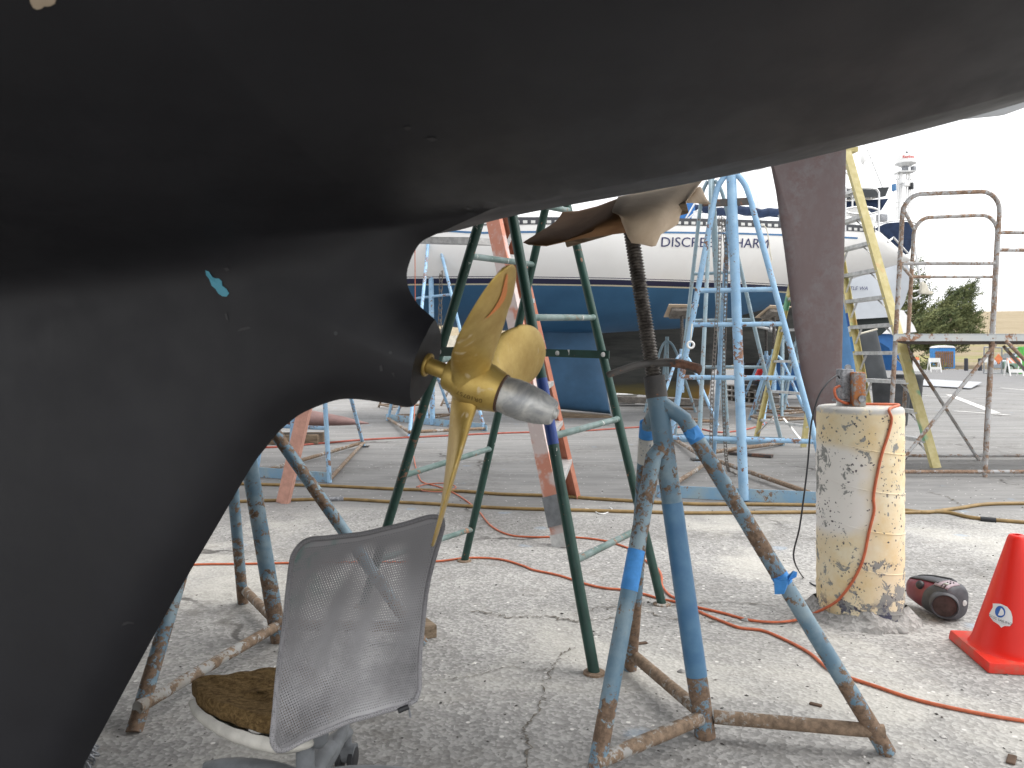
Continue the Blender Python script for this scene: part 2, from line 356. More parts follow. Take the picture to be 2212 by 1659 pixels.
MAT['brownfence'] = plain('brown_boards', (.20, .12, .075), .8, .2, 0, .3, 5)
MAT['or_stripe'] = plain('orange_stripe', (.72, .22, .10), .6)
MAT['green_box'] = plain('green_container', (.13, .52, .10), .5)
MAT['carpaint'] = plain('pale_car_paint', (.45, .50, .56), .25, .5, .3)
MAT['glass'] = plain('dark_glass', (.02, .024, .03), .1, .6)
MAT['tyre'] = plain('tyre', (.02, .02, .02), .8)
MAT['post'] = plain('dark_post', (.04, .042, .05), .7)
MAT['bark'] = plain('bark', (.11, .075, .055), .9, .2, 0, .3, 6)
MAT['plate'] = plain('grey_sheet_metal', (.34, .35, .37), .5, .5, .3, .15, 3)
MAT['line'] = plain('worn_road_paint', (.58, .57, .55), .8, .2, 0, .25, 5)

# ------------------------------------------------------------------ ground, road paint, hill
q = M('yard_paving', .93, .2)
xy = q.xyz(); y = xy[1]; x = xy[0]
seam = q.math('ADD', y, q.math('MULTIPLY', q.math('SUBTRACT', q.noise(.9, 3, .6), .5), 1.3))
far = q.ramp(seam, 4.6, 5.4); vfar = q.ramp(y, 14, 40)
n1 = q.noise(1.1, 7, .68, .3); n2 = q.noise(14, 6, .7); n3 = q.noise(75, 4, .75)
near_c = q.mix(q.ramp(n1, .32, .68), (.28, .274, .265), (.405, .396, .38))
near_c = q.mix(q.ramp(n2, .3, .7), q.mix(.28, near_c, (.22, .213, .205), 'MIX'), near_c)
agg = q.voro(85); aggc = q.ramp(q.xyz(agg.outputs['Color'])[0], .1, 1.0, .72, 1.24)
g = q.n.new('ShaderNodeCombineXYZ')
for i in range(3): q.link(aggc, g.inputs[i])
near_c = q.mix(.85, near_c, g.outputs[0], 'MULTIPLY')
blot = q.ramp(q.noise(5.5, 8, .75, .5, q.mapping(loc=(2, 6, 0))), .52, .72); near_c = q.mix(q.math('MULTIPLY', blot, .5), near_c, (.20, .185, .165))
near_c = q.mix(q.math('MULTIPLY', q.ramp(n3, .68, .76), .7), near_c, (.10, .098, .094))
sand = q.math('MULTIPLY', q.ramp(q.noise(.8, 4, .6, .4, q.mapping(loc=(3.3, .4, 0))), .5, .66), .6)
near_c = q.mix(sand, near_c, (.55, .53, .48))
streak = q.noise(1.6, 8, .7, .6, q.mapping((.5, 2.6, 1)))
far_c = q.mix(q.ramp(streak, .3, .7), (.185, .182, .179), (.275, .27, .262))
far_c = q.mix(q.math('MULTIPLY', q.ramp(q.noise(7, 7, .75, .4, q.mapping((.6, 2.4, 1))), .58, .68), .7), far_c, (.135, .13, .13))
far_c = q.mix(q.math('MULTIPLY', vfar, .6), far_c, (.14, .14, .147))
c = q.mix(far, near_c, far_c)
wsp = q.voro(26); wm = q.math('MULTIPLY', q.ramp(wsp.outputs['Distance'], .20, .13), q.ramp(q.xyz(wsp.outputs['Color'])[1], .86, .88))
c = q.mix(q.math('MULTIPLY', wm, .85), c, (.68, .66, .63))
dsp = q.voro(15, 'F1', q.mapping(loc=(4, 8, 0))); dm = q.math('MULTIPLY', q.ramp(dsp.outputs['Distance'], .19, .12), q.ramp(q.xyz(dsp.outputs['Color'])[1], .84, .86))
c = q.mix(q.math('MULTIPLY', dm, .35), c, (.12, .115, .11))
bsp = q.voro(2.6, 'F1', q.mapping((1, 1, 1), loc=(1, 5, 0))); bm_ = q.math('MULTIPLY', q.ramp(q.math('ADD', bsp.outputs['Distance'], q.math('MULTIPLY', n2, .25)), .26, .18), q.ramp(q.xyz(bsp.outputs['Color'])[2], .76, .78))
c = q.mix(q.math('MULTIPLY', bm_, .28), c, (.26, .40, .56))
cvec = q.n.new('ShaderNodeVectorMath'); cvec.operation = 'ADD'
nn = q.n.new('ShaderNodeTexNoise'); nn.inputs['Scale'].default_value = 2.2; nn.inputs['Detail'].default_value = 6; q.link(q.co, nn.inputs['Vector'])
sc_ = q.n.new('ShaderNodeVectorMath'); sc_.operation = 'SCALE'; sc_.inputs['Scale'].default_value = .7; q.link(nn.outputs['Color'], sc_.inputs[0])
q.link(q.co, cvec.inputs[0]); q.link(sc_.outputs[0], cvec.inputs[1])
ck = q.voro(.38, 'DISTANCE_TO_EDGE', cvec.outputs[0]); cm = q.math('MULTIPLY', q.ramp(ck.outputs['Distance'], .009, .002), q.ramp(q.noise(.9, 2), .50, .60))
c = q.mix(q.math('MULTIPLY', cm, .8), c, (.055, .05, .047))
brk = q.math('MULTIPLY', q.ramp(ck.outputs['Distance'], .10, .0), q.ramp(n2, .42, .62)); c = q.mix(q.math('MULTIPLY', brk, .45), c, (.12, .112, .1))
q.col(c)
h = q.math('ADD', q.math('MULTIPLY', agg.outputs['Distance'], q.math('SUBTRACT', .8, q.math('MULTIPLY', far, .6))), q.math('SUBTRACT', q.math('MULTIPLY', n2, .5), q.math('MULTIPLY', cm, 1.5)))
q.bump(h, .55, .006); MAT['ground'] = q.m
gm = MB(); gm.grid([[(i * 20 - 160, j * 10 - 40, 0) for i in range(17)] for j in range(12)])
tag(gm.build('ground', MAT['ground'], smooth=0), 'grey worn yard paving', kind='structure')

q = M('dry_grass', .95, .1)
xyz_ = q.xyz()
a = q.mix(q.ramp(q.noise(.22, 7, .7, .3, q.mapping((.7, 1.0, 1))), .25, .75), (.30, .245, .16), (.38, .315, .22))
gr_ = q.math('MULTIPLY', q.ramp(q.noise(.11, 4, .6, 0, q.mapping((.5, 2, 1))), .48, .62), q.ramp(xyz_[1], 125, 100))
a = q.mix(q.math('MULTIPLY', gr_, .7), a, (.26, .27, .09))
a = q.mix(q.math('MULTIPLY', q.ramp(xyz_[1], 80, 76), .8), a, (.17, .135, .095))
q.col(a); q.bump(q.noise(2.5, 8, .8), .8, .5); MAT['grass'] = q.m
hm = MB()
def hz(X_, Y_):
    t = max(0.0, (Y_ - 86) / 130.0); b = min(1, max(0, (Y_ - 70) / 26)) * 1.0
    return .02 + b + 15.0 * (1 - math.exp(-1.5 * t * t * (3 - 2 * min(t, 1)))) + .5 * math.sin(X_ * .05 + 1) * min(1, t * 2) + .5 * min(1, t * 3) * math.sin(X_ * .021)
ys = [69.5 + 2.2 * j for j in range(16)] + [106 + 6 * j for j in range(22)] + [260, 320]
hm.grid([[(i * 6 - 120, Y_, hz(i * 6 - 120, Y_)) for i in range(66)] for Y_ in ys])
tag(hm.build('hill', MAT['grass']), 'dry straw coloured hillside', kind='structure')
def line(a, b, w, z=.006):
    a, b = V(a), V(b); t = (b - a).normalized(); s_ = V((-t.y, t.x, 0)) * w / 2
    return [V((p.x, p.y, z)) for p in (a - s_, a + s_, b + s_, b - s_)]
lm = MB()
for a, b, w in ((gp(2050, 853), gp(2152, 893), .16), (gp(1960, 820), gp(2030, 838), .12), (gp(1990, 855), gp(2050, 858), .13), (gp(2060, 888), gp(2180, 897), .13), (gp(2160, 838), gp(2300, 850), .12)):
    lm.add(line(a, b, w), [(0, 1, 2, 3)])
tag(lm.build('road_marking', MAT['line'], smooth=0), 'worn white parking lines', kind='structure')
def crack(pts, w, nm_seed):
    rr = random.Random(nm_seed); ps = spline([gp(x, y, .004) for x, y in pts], 14); b = MB(); L, Rr = [], []
    for i, p in enumerate(ps):
        t = (ps[min(i + 1, len(ps) - 1)] - ps[max(i - 1, 0)]).normalized(); n_ = V((-t.y, t.x, 0)); j = rr.gauss(0, w * .9); ww = w * abs(rr.gauss(.55, .45)) * min(1, i / 6, (len(ps) - 1 - i) / 6) + .0004
        L.append(p + n_ * (j + ww * .55)); Rr.append(p + n_ * (j - ww * .55))
    b.grid([L, Rr]); tag(b.build('crack', MAT['crack'], smooth=0), 'dark jagged crack in the paving', kind='structure')
MAT['crack'] = plain('crack_dirt', (.15, .135, .115), .95, .1, 0, .4, 60)
crack([(1250, 1395), (1215, 1410), (1195, 1440), (1178, 1480), (1165, 1530), (1130, 1575), (1142, 1610), (1125, 1700)], .006, 1)
crack([(1000, 1318), (1060, 1322), (1110, 1332), (1180, 1330), (1240, 1342), (1330, 1335), (1380, 1345)], .011, 2); crack([(1240, 1330), (1300, 1310), (1380, 1318), (1450, 1335), (1560, 1342), (1700, 1345), (1770, 1330)], .008, 3)
crack([(1195, 1440), (1150, 1450), (1100, 1440), (1010, 1462), (930, 1470)], .003, 4); crack([(1300, 1300), (1420, 1308), (1560, 1300), (1690, 1310)], .005, 5); crack([(2000, 1060), (2050, 1075), (2075, 1092)], .01, 6); crack([(600, 1650), (680, 1640), (760, 1655), (860, 1640)], .002, 7)
# loose grit, paint flakes and chips of wood on the paving
gsm = MB(); OCT = [(1, 0, 0), (0, 1, 0), (-1, 0, 0), (0, -1, 0), (0, 0, 1), (0, 0, -.6)]; OF = [(0, 1, 4), (1, 2, 4), (2, 3, 4), (3, 0, 4), (1, 0, 5), (2, 1, 5), (3, 2, 5), (0, 3, 5)]
for k in range(2600):
    Y_ = 1.5 + 6.0 * rnd.random() ** 1.5; X_ = rnd.uniform(-.75, .72) * Y_
    s_ = rnd.choice((.0012, .0016, .0022, .0032)) * (1 + .25 * Y_ ** .5); a_ = rnd.random() * 6.28; st = rnd.uniform(1, 1.9); fl = rnd.uniform(.3, .8)
    if rnd.random() < .015: s_ *= 1.8
    ca, sa = math.cos(a_), math.sin(a_)
    gsm.add([(X_ + s_ * (i * st * ca - j * sa), Y_ + s_ * (i * st * sa + j * ca), s_ * (fl * .4 + kk * fl)) for i, j, kk in OCT], OF)
q = M('grit', .9, .2); ge = q.n.new('ShaderNodeNewGeometry')
rr = q.ramp(ge.outputs['Random Per Island'], 0, 1); q.col(q.mix(q.ramp(rr, .62, .64), q.mix(rr, (.05, .047, .045), (.25, .23, .21)), (.62, .60, .57)))
tag(gsm.build('grit', q.m, smooth=0), 'loose grit and paint flakes on the paving', kind='stuff')

# ------------------------------------------------------------------ the sailboat we stand under
PH = R(15); CA, SA, YB = math.cos(PH), math.sin(PH), 1.30
def bp(u, v, w): return V((u * CA + v * SA, YB - u * SA + v * CA, w))
def CP(x, y, v=0.0):
    k = (x - CX) / F; u = (k * (YB + v * CA) - v * SA) / (CA + k * SA); Y = YB - u * SA + v * CA
    return u, EYE - (y - HY) / F * Y
KP = [0.2163, -0.5238, 0.4798, -0.1196, 0.1323, 1.2616]; KD = np.polyder(KP)
def wh(u):
    u = np.asarray(u, float)
    a = np.polyval(KP, np.clip(u, -.20, .857)); sl1 = float(np.polyval(KD, .857)); sl0 = .10
    a = np.where(u > .857, a + (u - .857) * sl1, a)
    return np.where(u < -.20, a - sl0 * (-.20 - u) * np.clip(1 - .18 * (-.20 - u), .4, 1), a)
BB, HH, DR = 1.22, .61, .10
vt = np.linspace(0, BB, 900); zt = DR * vt + HH * (1 - np.sqrt(1 - (vt / BB) ** 2))
out_px = [(918, 517), (908, 525), (898, 539), (887, 561), (879, 592), (884, 626), (905, 660), (940, 690), (938, 722), (914, 812), (893, 878), (880, 880),
          (822, 869), (762, 862), (720, 866), (660, 889), (628, 910), (601, 934), (575, 966), (541, 1012), (470, 1134), (380, 1288), (280, 1470), (180, 1655)]
sm_out = [V((*CP(*p), 0)) for p in out_px]
seg1 = spline(sm_out[:7], 6); seg2 = spline(sm_out[11:], 5)
poly_keel = seg1 + [sm_out[7], sm_out[8], sm_out[9], sm_out[10]] + seg2
iface = (len(seg1), len(seg1) + 3)                # the flat cut end of the shaft log
bu, bw = poly_keel[-1].x, poly_keel[-1].y
aft = [(u, float(wh(u))) for u in (2.2, 2.0, 1.5, 1.2, 1.0, .85, .7, .55, .4, .3, .2, .1, .03, -.03)]
bot = [(bu - .05, .05), (bu - .6, .05), (bu - 1.25, .05), (bu - 1.3, .10), (bu - 1.62, float(wh(bu - 1.62)))]
fwd = [(u, float(wh(u))) for u in (-2.9, -3.4, -4.0, -5.0, -6.0)]
tail = [(-6.0, 2.45), (2.2, 2.45)]
P2 = np.array(aft + [(p.x, p.y) for p in poly_keel] + bot + fwd + tail); n_aft = len(aft)
NP = len(P2); A_, B_ = P2, np.roll(P2, -1, 0)
def seg_dist(Q, a, b):
    d = b - a; t = np.clip(((Q - a) @ d) / (d @ d), 0, 1); return a + t[:, None] * d
def inside(Q):
    r = np.zeros(len(Q), bool)
    for a, b in zip(A_, B_):
        c_ = (a[1] > Q[:, 1]) != (b[1] > Q[:, 1])
        with np.errstate(divide='ignore', invalid='ignore'): xx = (b[0] - a[0]) * (Q[:, 1] - a[1]) / (b[1] - a[1]) + a[0]
        r ^= c_ & (Q[:, 0] < xx)
    return r
ul = np.concatenate([np.arange(-6, -1.4, .12), np.arange(-1.4, -.75, .014), np.arange(-.75, -.05, .0065), np.arange(-.05, .95, .014), np.arange(.95, 2.25, .08)])
wl_ = np.concatenate([np.arange(.05, .7, .011), np.arange(.7, 1.28, .0055), np.arange(1.28, 1.75, .009), np.arange(1.75, 2.46, .03)])
U_, W_ = np.meshgrid(ul, wl_, indexing='ij'); Q = np.stack([U_.ravel(), W_.ravel()], 1)
ins = inside(Q).reshape(U_.shape)
# distance to the keel/skeg edge (cut face and topsides excluded) and closest outline point
dk = np.full(len(Q), 9.0); db = np.full(len(Q), 9.0); cp = Q.copy()
for i, (a, b) in enumerate(zip(A_, B_)):
    c_ = seg_dist(Q, a, b); d = np.hypot(*(Q - c_).T)
    m = d < db; db[m] = d[m]; cp[m] = c_[m]
    k = i - n_aft
    if i < NP - 3 and not (iface[0] <= k < iface[1]): dk = np.minimum(dk, d)
kc = ins[:-1, :-1] | ins[1:, :-1] | ins[:-1, 1:] | ins[1:, 1:]
use = np.zeros_like(ins); use[:-1, :-1] |= kc; use[1:, :-1] |= kc; use[:-1, 1:] |= kc; use[1:, 1:] |= kc
snap = use & ~ins
Qs = Q.copy(); sf = snap.ravel(); Qs[sf] = cp[sf]
dks = dk.copy()
for j in np.where(sf)[0]:
    dd = 9
    for i in range(NP - 3):
        if iface[0] <= i - n_aft < iface[1]: continue
        a, b = A_[i], B_[i]; d_ = b - a; t_ = min(1, max(0, ((Qs[j] - a) @ d_) / (d_ @ d_))); e_ = Qs[j] - a - t_ * d_; dd = min(dd, math.hypot(*e_))
    dks[j] = dd
def smooth01(t): t = np.clip(t, 0, 1); return t * t * (3 - 2 * t)
# shaft log bulge about the shaft line
Cp = np.array([-.0667, 0, .9595]); HUBC = V((-.0667, 1.3184, .9595)); AX = V((.9099, -.2438, -.3355)).normalized()
uh = (HUBC.x * CA - (HUBC.y - YB) * SA); slope = -AX.z / math.hypot(AX.x, AX.y) * -1
ua, wa = Qs[:, 0], Qs[:, 1]
shaft_w = HUBC.z + (ua - uh) * (AX.z / math.hypot(AX.x, AX.y))
rs = np.abs(wa - shaft_w)
boss = .006 * np.exp(-(rs / .042) ** 2) * smooth01((ua + .62) / .3) * np.clip(dks / .02, 0, 1)
tm = .052 * (1 - np.exp(-dks / .026)) + .030 * (1 - np.exp(-dks / .40))
tk = tm + boss * .8
fade = 1 - smooth01((ua + .27) / .32) * smooth01((wa - 1.06) / .14)
tk = tk * fade
zz = wa - wh(ua)
zg = np.linspace(-1.6, 1.6, 3201); tg = np.where(zg > 0, np.interp(zg, zt, vt), zg * 1.1); tgs = tg.copy()
for _ in range(3): tgs = np.convolve(np.pad(tgs, 40, mode='edge'), np.ones(81) / 81, mode='valid')
soft = smooth01((-.15 - ua) / .40)
th_ = np.interp(zz, zg, tg) * (1 - soft) + np.interp(zz + .008, zg, tgs) * soft
k_ = .14 * np.clip(dks / .12, 0, 1) * np.clip(1 - (ua + .25) * 3, 0, 1) + 1e-4
hh_ = np.clip(.5 + .5 * (th_ - tk) / k_, 0, 1)
T_ = tk * (1 - hh_) + th_ * hh_ + k_ * hh_ * (1 - hh_)
T_ = np.maximum(T_, 0)
idx = -np.ones(U_.size, int); uf = use.ravel(); ids = np.where(uf)[0]; idx[ids] = np.arange(len(ids)); nv = len(ids)
hb = MB()
for s_ in (-1, 1):
    for j in ids: hb.v.append(tuple(bp(Qs[j, 0], s_ * T_[j], Qs[j, 1])))
nw = len(wl_); cells = np.argwhere(kc)
edges = {}
for i, j in cells:
    qd = [idx[i * nw + j], idx[(i + 1) * nw + j], idx[(i + 1) * nw + j + 1], idx[i * nw + j + 1]]
    hb.f.append(tuple(qd)); hb.f.append(tuple(nv + k for k in qd[::-1]))
    for e in ((qd[0], qd[1]), (qd[1], qd[2]), (qd[2], qd[3]), (qd[3], qd[0])):
        key = (min(e), max(e)); edges[key] = edges.get(key, 0) + 1
for (a, b), n_ in edges.items():
    if n_ == 1: hb.f.append((a, b, nv + b, nv + a))
BOAT = thing('sailboat', bp(-1.5, 0, 0), 'dark hull of a sailboat filling the upper left, with keel and bronze propeller', 'sailboat')
hull = hb.build('hull', MAT['hull'], BOAT, smooth=50)
bmh = bmesh.new(); bmh.from_mesh(hull.data); bmesh.ops.remove_doubles(bmh, verts=bmh.verts, dist=.0004); bmesh.ops.dissolve_degenerate(bmh, edges=bmh.edges, dist=.0003)
bmesh.ops.recalc_face_normals(bmh, faces=bmh.faces); bmh.to_mesh(hull.data); bmh.free()
hull.data.polygons.foreach_set('use_smooth', [True] * len(hull.data.polygons)); hull.data.set_sharp_from_angle(angle=R(50))
# paint flaws: lie on the hull surface (found by shooting a ray from a point beside the keel)
from mathutils.bvhtree import BVHTree
hbvh = BVHTree.FromPolygons([tuple(v.co + V(BOAT['_w'])) for v in hull.data.vertices], [tuple(p.vertices) for p in hull.data.polygons])
def on_hull(x, y, lift=.0012):
    o = V((0, 0, EYE)); d = (px(x, y, 1) - o).normalized(); hit = hbvh.ray_cast(o, d)
    return hit[0] + (hit[1] if hit[1].dot(d) < 0 else -hit[1]) * lift
def patch(name, pts, m, lab=None):
    b = MB(); ps = [on_hull(*p) for p in pts]; c_ = on_hull(sum(p[0] for p in pts) / len(pts), sum(p[1] for p in pts) / len(pts))
    b.add([c_] + ps, [(0, i + 1, (i + 1) % len(ps) + 1) for i in range(len(ps))])
    o = b.build(name, m, BOAT, smooth=0)
    if lab: o['label'] = lab
patch('bare_spot', [(444, 583), (452, 586), (456, 596), (466, 601), (473, 601), (480, 607), (481, 617), (490, 624), (496, 634), (490, 641), (481, 640), (472, 634), (467, 625), (458, 617), (453, 603), (446, 594)], MAT['teal_chip'], 'teal flake in the dark paint')
patch('bare_spot', [(62, -14), (124, -14), (119, 6), (108, 12), (96, 12), (90, 17), (80, 19), (72, 15), (66, 4)], MAT['tan_chip'], 'tan bare patch of hull')
for x_, y_, r_ in ((726, 720, 4.5), (844, 762, 3.5), (1011, 449, 2.5)):
    patch('plug_hole', [(x_ + r_ * math.cos(a * .785), y_ + r_ * math.sin(a * .785)) for a in range(8)], MAT['black'])

MAT['scuff'] = plain('scuffed_paint', (.032, .031, .033), .6, .3)
for pts_ in ([(262, 1352), (268, 1344), (276, 1341), (288, 1343), (291, 1348), (280, 1346), (271, 1349)], [(513, 716), (520, 709), (538, 705), (543, 709), (530, 713)], [(486, 678), (491, 677), (494, 692), (489, 690)], [(872, 274), (879, 271), (888, 273), (886, 279), (878, 280)], [(920, 298), (934, 295), (946, 300), (932, 305)], [(484, 579), (492, 577), (498, 583), (490, 586)], [(820, 790), (826, 788), (828, 800), (822, 802)], [(846, 806), (852, 804), (853, 815)]): patch('scuff_mark', pts_, MAT['scuff'])
# propeller shaft, bearing collar
def shp(t): return HUBC + AX * t
sh = MB(); sh.lathe(shp(-.30), AX, [(0, .0142), (.27, .0142)], 20); sh.build('propeller_shaft', MAT['bronze'], BOAT)
cb = MB(); cb.lathe(shp(-.108), AX, [(-.03, .0235), (.006, .0235), (.012, .0228), (.012, .0165), (.004, .016)], 28, False)
cb.lathe(shp(-.095), AX, [(0, .0155), (.002, .0205), (.006, .0215), (.009, .0205), (.010, .0155)], 28, False); cb.build('shaft_collar', MAT['bronze'], BOAT)
PROP = MB(); hprof = [(-.050, .0165), (-.049, .027), (-.046, .0295), (-.034, .031), (-.024, .036), (-.008, .0415), (.008, .0425), (.028, .041), (.042, .037), (.053, .0345), (.0535, .029)]
PROP.lathe(shp(0), AX, hprof, 40); prop = PROP.build('propeller', MAT['bronze'], BOAT)
upv = V((0, 0, 1)); E1 = (upv - AX * upv.dot(AX)).normalized(); E2 = AX.cross(E1)
RT, TH0, RAKE = .277, .745, .0432
PITCH = .38
def blade_pt(th, f, c_, side=0.0, thick=True, lift=0.0):
    r = .022 + (RT - .022) * f
    rad = E1 * math.cos(th) + E2 * math.sin(th); tan = E1 * math.sin(th) - E2 * math.cos(th)
    be = math.atan(PITCH / (2 * math.pi * max(r, .05)))
    ch = (.120 * math.sqrt(max(0, 1 - max(0, (f - .60) / .40) ** 2.7))) if f > .60 else (.064 + .050 * smooth01(np.array(f / .60)).item())
    sd_ = tan * math.cos(be) + AX * math.sin(be); nr = rad.cross(sd_)
    skew = -.010 - .012 * math.sin(math.pi * min(1, f) ** 1.2)
    x_ = ch * c_
    t_ = (.013 * (1 - f) ** 1.1 + .0022) * math.sqrt(max(0, 1 - (2 * c_) ** 2)) if thick else 0
    camber = .028 * ch * (1 - (2 * c_) ** 2)
    fil = .010 * max(0, 1 - f / .13) ** 2
    return HUBC + AX * (RAKE * f + .004) + rad * math.sqrt(max(1e-6, r * r - min(x_ * x_, r * r * .55) * (math.cos(be) ** 2))) + sd_ * (x_ + skew) + nr * (side * (t_ + fil * (1 if abs(c_) < .49 else 0)) + camber * -1 + side * lift)
def make_blade(th):
    b = MB(); nf, nc = 34, 18
    fs = [1 - (1 - i / (nf - 1)) ** 1.6 for i in range(nf)]
    cs = [.5 * math.sin(math.pi * (j / (nc - 1) - .5)) for j in range(nc)]
    g1 = [[blade_pt(th, f, c_, 1) for c_ in cs] for f in fs]; g2 = [[blade_pt(th, f, c_, -1) for c_ in cs] for f in fs]
    b.grid(g1); b.grid([r[::-1] for r in g2])
    n0 = nf * nc
    for i in range(nf - 1):
        b.f.append((i * nc, (i + 1) * nc, n0 + (i + 1) * nc + nc - 1, n0 + i * nc + nc - 1)); b.f.append((i * nc + nc - 1, n0 + i * nc, n0 + (i + 1) * nc, (i + 1) * nc + nc - 1))
    o = b.build('blade', MAT['bronze'], prop, smooth=45)
    bb = bmesh.new(); bb.from_mesh(o.data); bmesh.ops.remove_doubles(bb, verts=bb.verts, dist=.0003); bmesh.ops.recalc_face_normals(bb, faces=bb.faces); bb.to_mesh(o.data); bb.free()
    return o
for k in range(3): make_blade(TH0 - k * 2 * math.pi / 3)
sb = MB(); pts_ = [(.95, .12, .03), (.90, .13, .05), (.85, .14, .055), (.80, .16, .07), (.76, .15, .085), (.72, .11, .10), (.69, .04, .10), (.675, -.04, .07), (.67, -.11, .04)]
side_aft = -1
sb.grid([[blade_pt(TH0, f, c_ + w_ * (j - 1), -1, True, .0012) for j in range(3)] for f, c_, w_ in pts_])
Z = MB(); Z.lathe(shp(.0545), AX, [(0, .0285), (.001, .0305), (.02, .033), (.045, .0325), (.07, .0285), (.092, .022), (.096, .0195), (.0965, .010), (.098, .009), (.102, .0085), (.103, .004)], 40); Z.build('zinc_anode', MAT['zinc'], prop)
Z = MB(); Z.lathe(shp(.0515), AX, [(0, .0325), (.001, .0335), (.0045, .0335), (.006, .031)], 40, False); Z.build('seal_ring', MAT['rubber'], prop)
# cast number on the hub, upside down as seen
vs, fs = text_mesh('0R10757', .0115)
def hubpt(tx, ty, off=.0006):
    t = .012 - tx * 1.15; ang = math.atan2(-.35, 1) ; r_ = np.interp(t, [p[0] for p in hprof], [p[1] for p in hprof])
    a_ = math.pi / 2 + .50 + ty / r_ * 1.0
    return shp(t) + (E1 * math.cos(a_) + E2 * math.sin(a_)) * (r_ + off)
tb = MB(); tb.add([hubpt(v.x, v.y) for v in vs], fs); tb.build('cast_number', MAT['stamp'], prop, smooth=0)
sb.v = [tuple(V(p)) for p in sb.v]; SMEAR = sb.build('orange_smear', MAT['orange_smear'], prop, smooth=60)
kb = MB(); kb.beam(bp(-1.75, 0, .0), bp(-1.75, 0, .048), .9, .3, (1, 0, 0)); tag(kb.build('keel_block', MAT['wood'], None, 30, .004, origin=bp(-1.75, 0, 0)), 'timber block under the foot of the dark keel', 'timber block')

# ------------------------------------------------------------------ boat stands under the dark hull
def pipe(name, pts, r, m, parent, seg=14, smooth=0): return MB().tube(pts, r, seg, smooth=smooth).build(name, m, parent, 50)
def boat_stand(root_lab, head, ctop, cfoot, feet, shoulder, m_leg, m_ctr, joint, group='boat stands with screw tops', r=.0275, rl=.0215):
    t = thing('boat_stand', cfoot, root_lab, 'boat stand', group)
    pipe('centre_tube', [ctop, cfoot], r, m_ctr, t, 20)
    for f, (sh_, bend) in zip(feet, shoulder): pipe('leg', [sh_, bend, f] if bend else [sh_, f], rl, m_leg, t, 16, 0)
    for f in feet:
        a = f + (cfoot - f) * .02 + V((0, 0, joint)); b = cfoot + V((0, 0, joint)) + (f - cfoot).normalized() * r * .8
        pipe('brace', [a, b], rl * .83, MAT['jack_brace'], t, 14)
    return t
ctop = px(1413, 815, 2.10); cfoot = gp(1530, 1604) + V((0, .03, 0))
fr, fb, ff = gp(1918, 1628), gp(1361, 1446), gp(1281, 1700)
ax = (ctop - cfoot).normalized()
JS = boat_stand('large blue stand with bare screw and blue tape, right of the propeller', None, ctop, cfoot, [fr, fb, ff],
   [(onseg(ctop, cfoot, 865), px(1478, 905, 2.075)), (onseg(ctop, cfoot, 880), px(1398, 925, 2.17)), (onseg(ctop, cfoot, 960), px(1412, 985, 2.05))], MAT['jack'], MAT['jack'], .055)
MB().tube([onseg(ctop, cfoot, 1085), cfoot + ax * .16], .0283, 20, False).build('painted_sleeve', MAT['jack_clean'], JS)
# gusset where the legs meet
pipe('collar', [ctop + ax * .004, ctop - ax * .055], .0295, MAT['nut'], JS, 20)
sc0 = ctop - ax * .05; stop = px(1362, 492, 2.13)
sdv_ = (stop - sc0).normalized(); L_ = (stop - sc0).length; n_ = int(L_ / .0012)
s_ = MB(); seg = 22; nrow = n_
u = sdv_.cross(V((0, 1, 0))).normalized(); w = sdv_.cross(u); vs = []
for i in range(nrow):
    for k in range(seg):
        a = 2 * math.pi * k / seg; phs = (i / nrow * L_ / .0085 - k / seg) % 1.0
        rr_ = .0183 + .0034 * min(1, max(0, 1.6 - abs(phs - .5) * 5.2))
        vs.append(sc0 + sdv_ * (L_ * i / nrow) + (u * math.cos(a) + w * math.sin(a)) * rr_)
s_.add(vs, [(i * seg + k, i * seg + (k + 1) % seg, (i + 1) * seg + (k + 1) % seg, (i + 1) * seg + k) for i in range(nrow - 1) for k in range(seg)])
s_.build('screw', MAT['thread'], JS, 60)
h_ = MB(); Yh = 2.09
h_.tube([px(1312, 811, Yh - .05), px(1318, 808, Yh - .05), px(1338, 801, Yh - .04), px(1368, 791, Yh - .02), px(1400, 785, Yh), px(1418, 784, Yh), px(1440, 783, Yh + .0), px(1466, 785, Yh - .01), px(1490, 791, Yh - .02), px(1506, 796, Yh - .03), px(1511, 797, Yh - .03)],
        [.008, .0135, .0155, .0165, .023, .026, .0225, .019, .0185, .0185, .014], 14, smooth=4)
h_.build('handle_nut', MAT['nut'], JS, 60)
pad0 = px(1352, 476, 2.16)
pl = MB(); pdx = (bp(.55, .8, 0) - bp(0, .8, 0)).normalized(); pdx = V((pdx.x, pdx.y, .24)).normalized(); pdy = V((SA, CA, .38)).normalized(); pnz = pdx.cross(pdy).normalized()
pl.beam(pad0 - pdx * .17, pad0 + pdx * .17, .17, .03, pnz); pl.build('top_plate', MAT['wood'], JS, 30, .004)
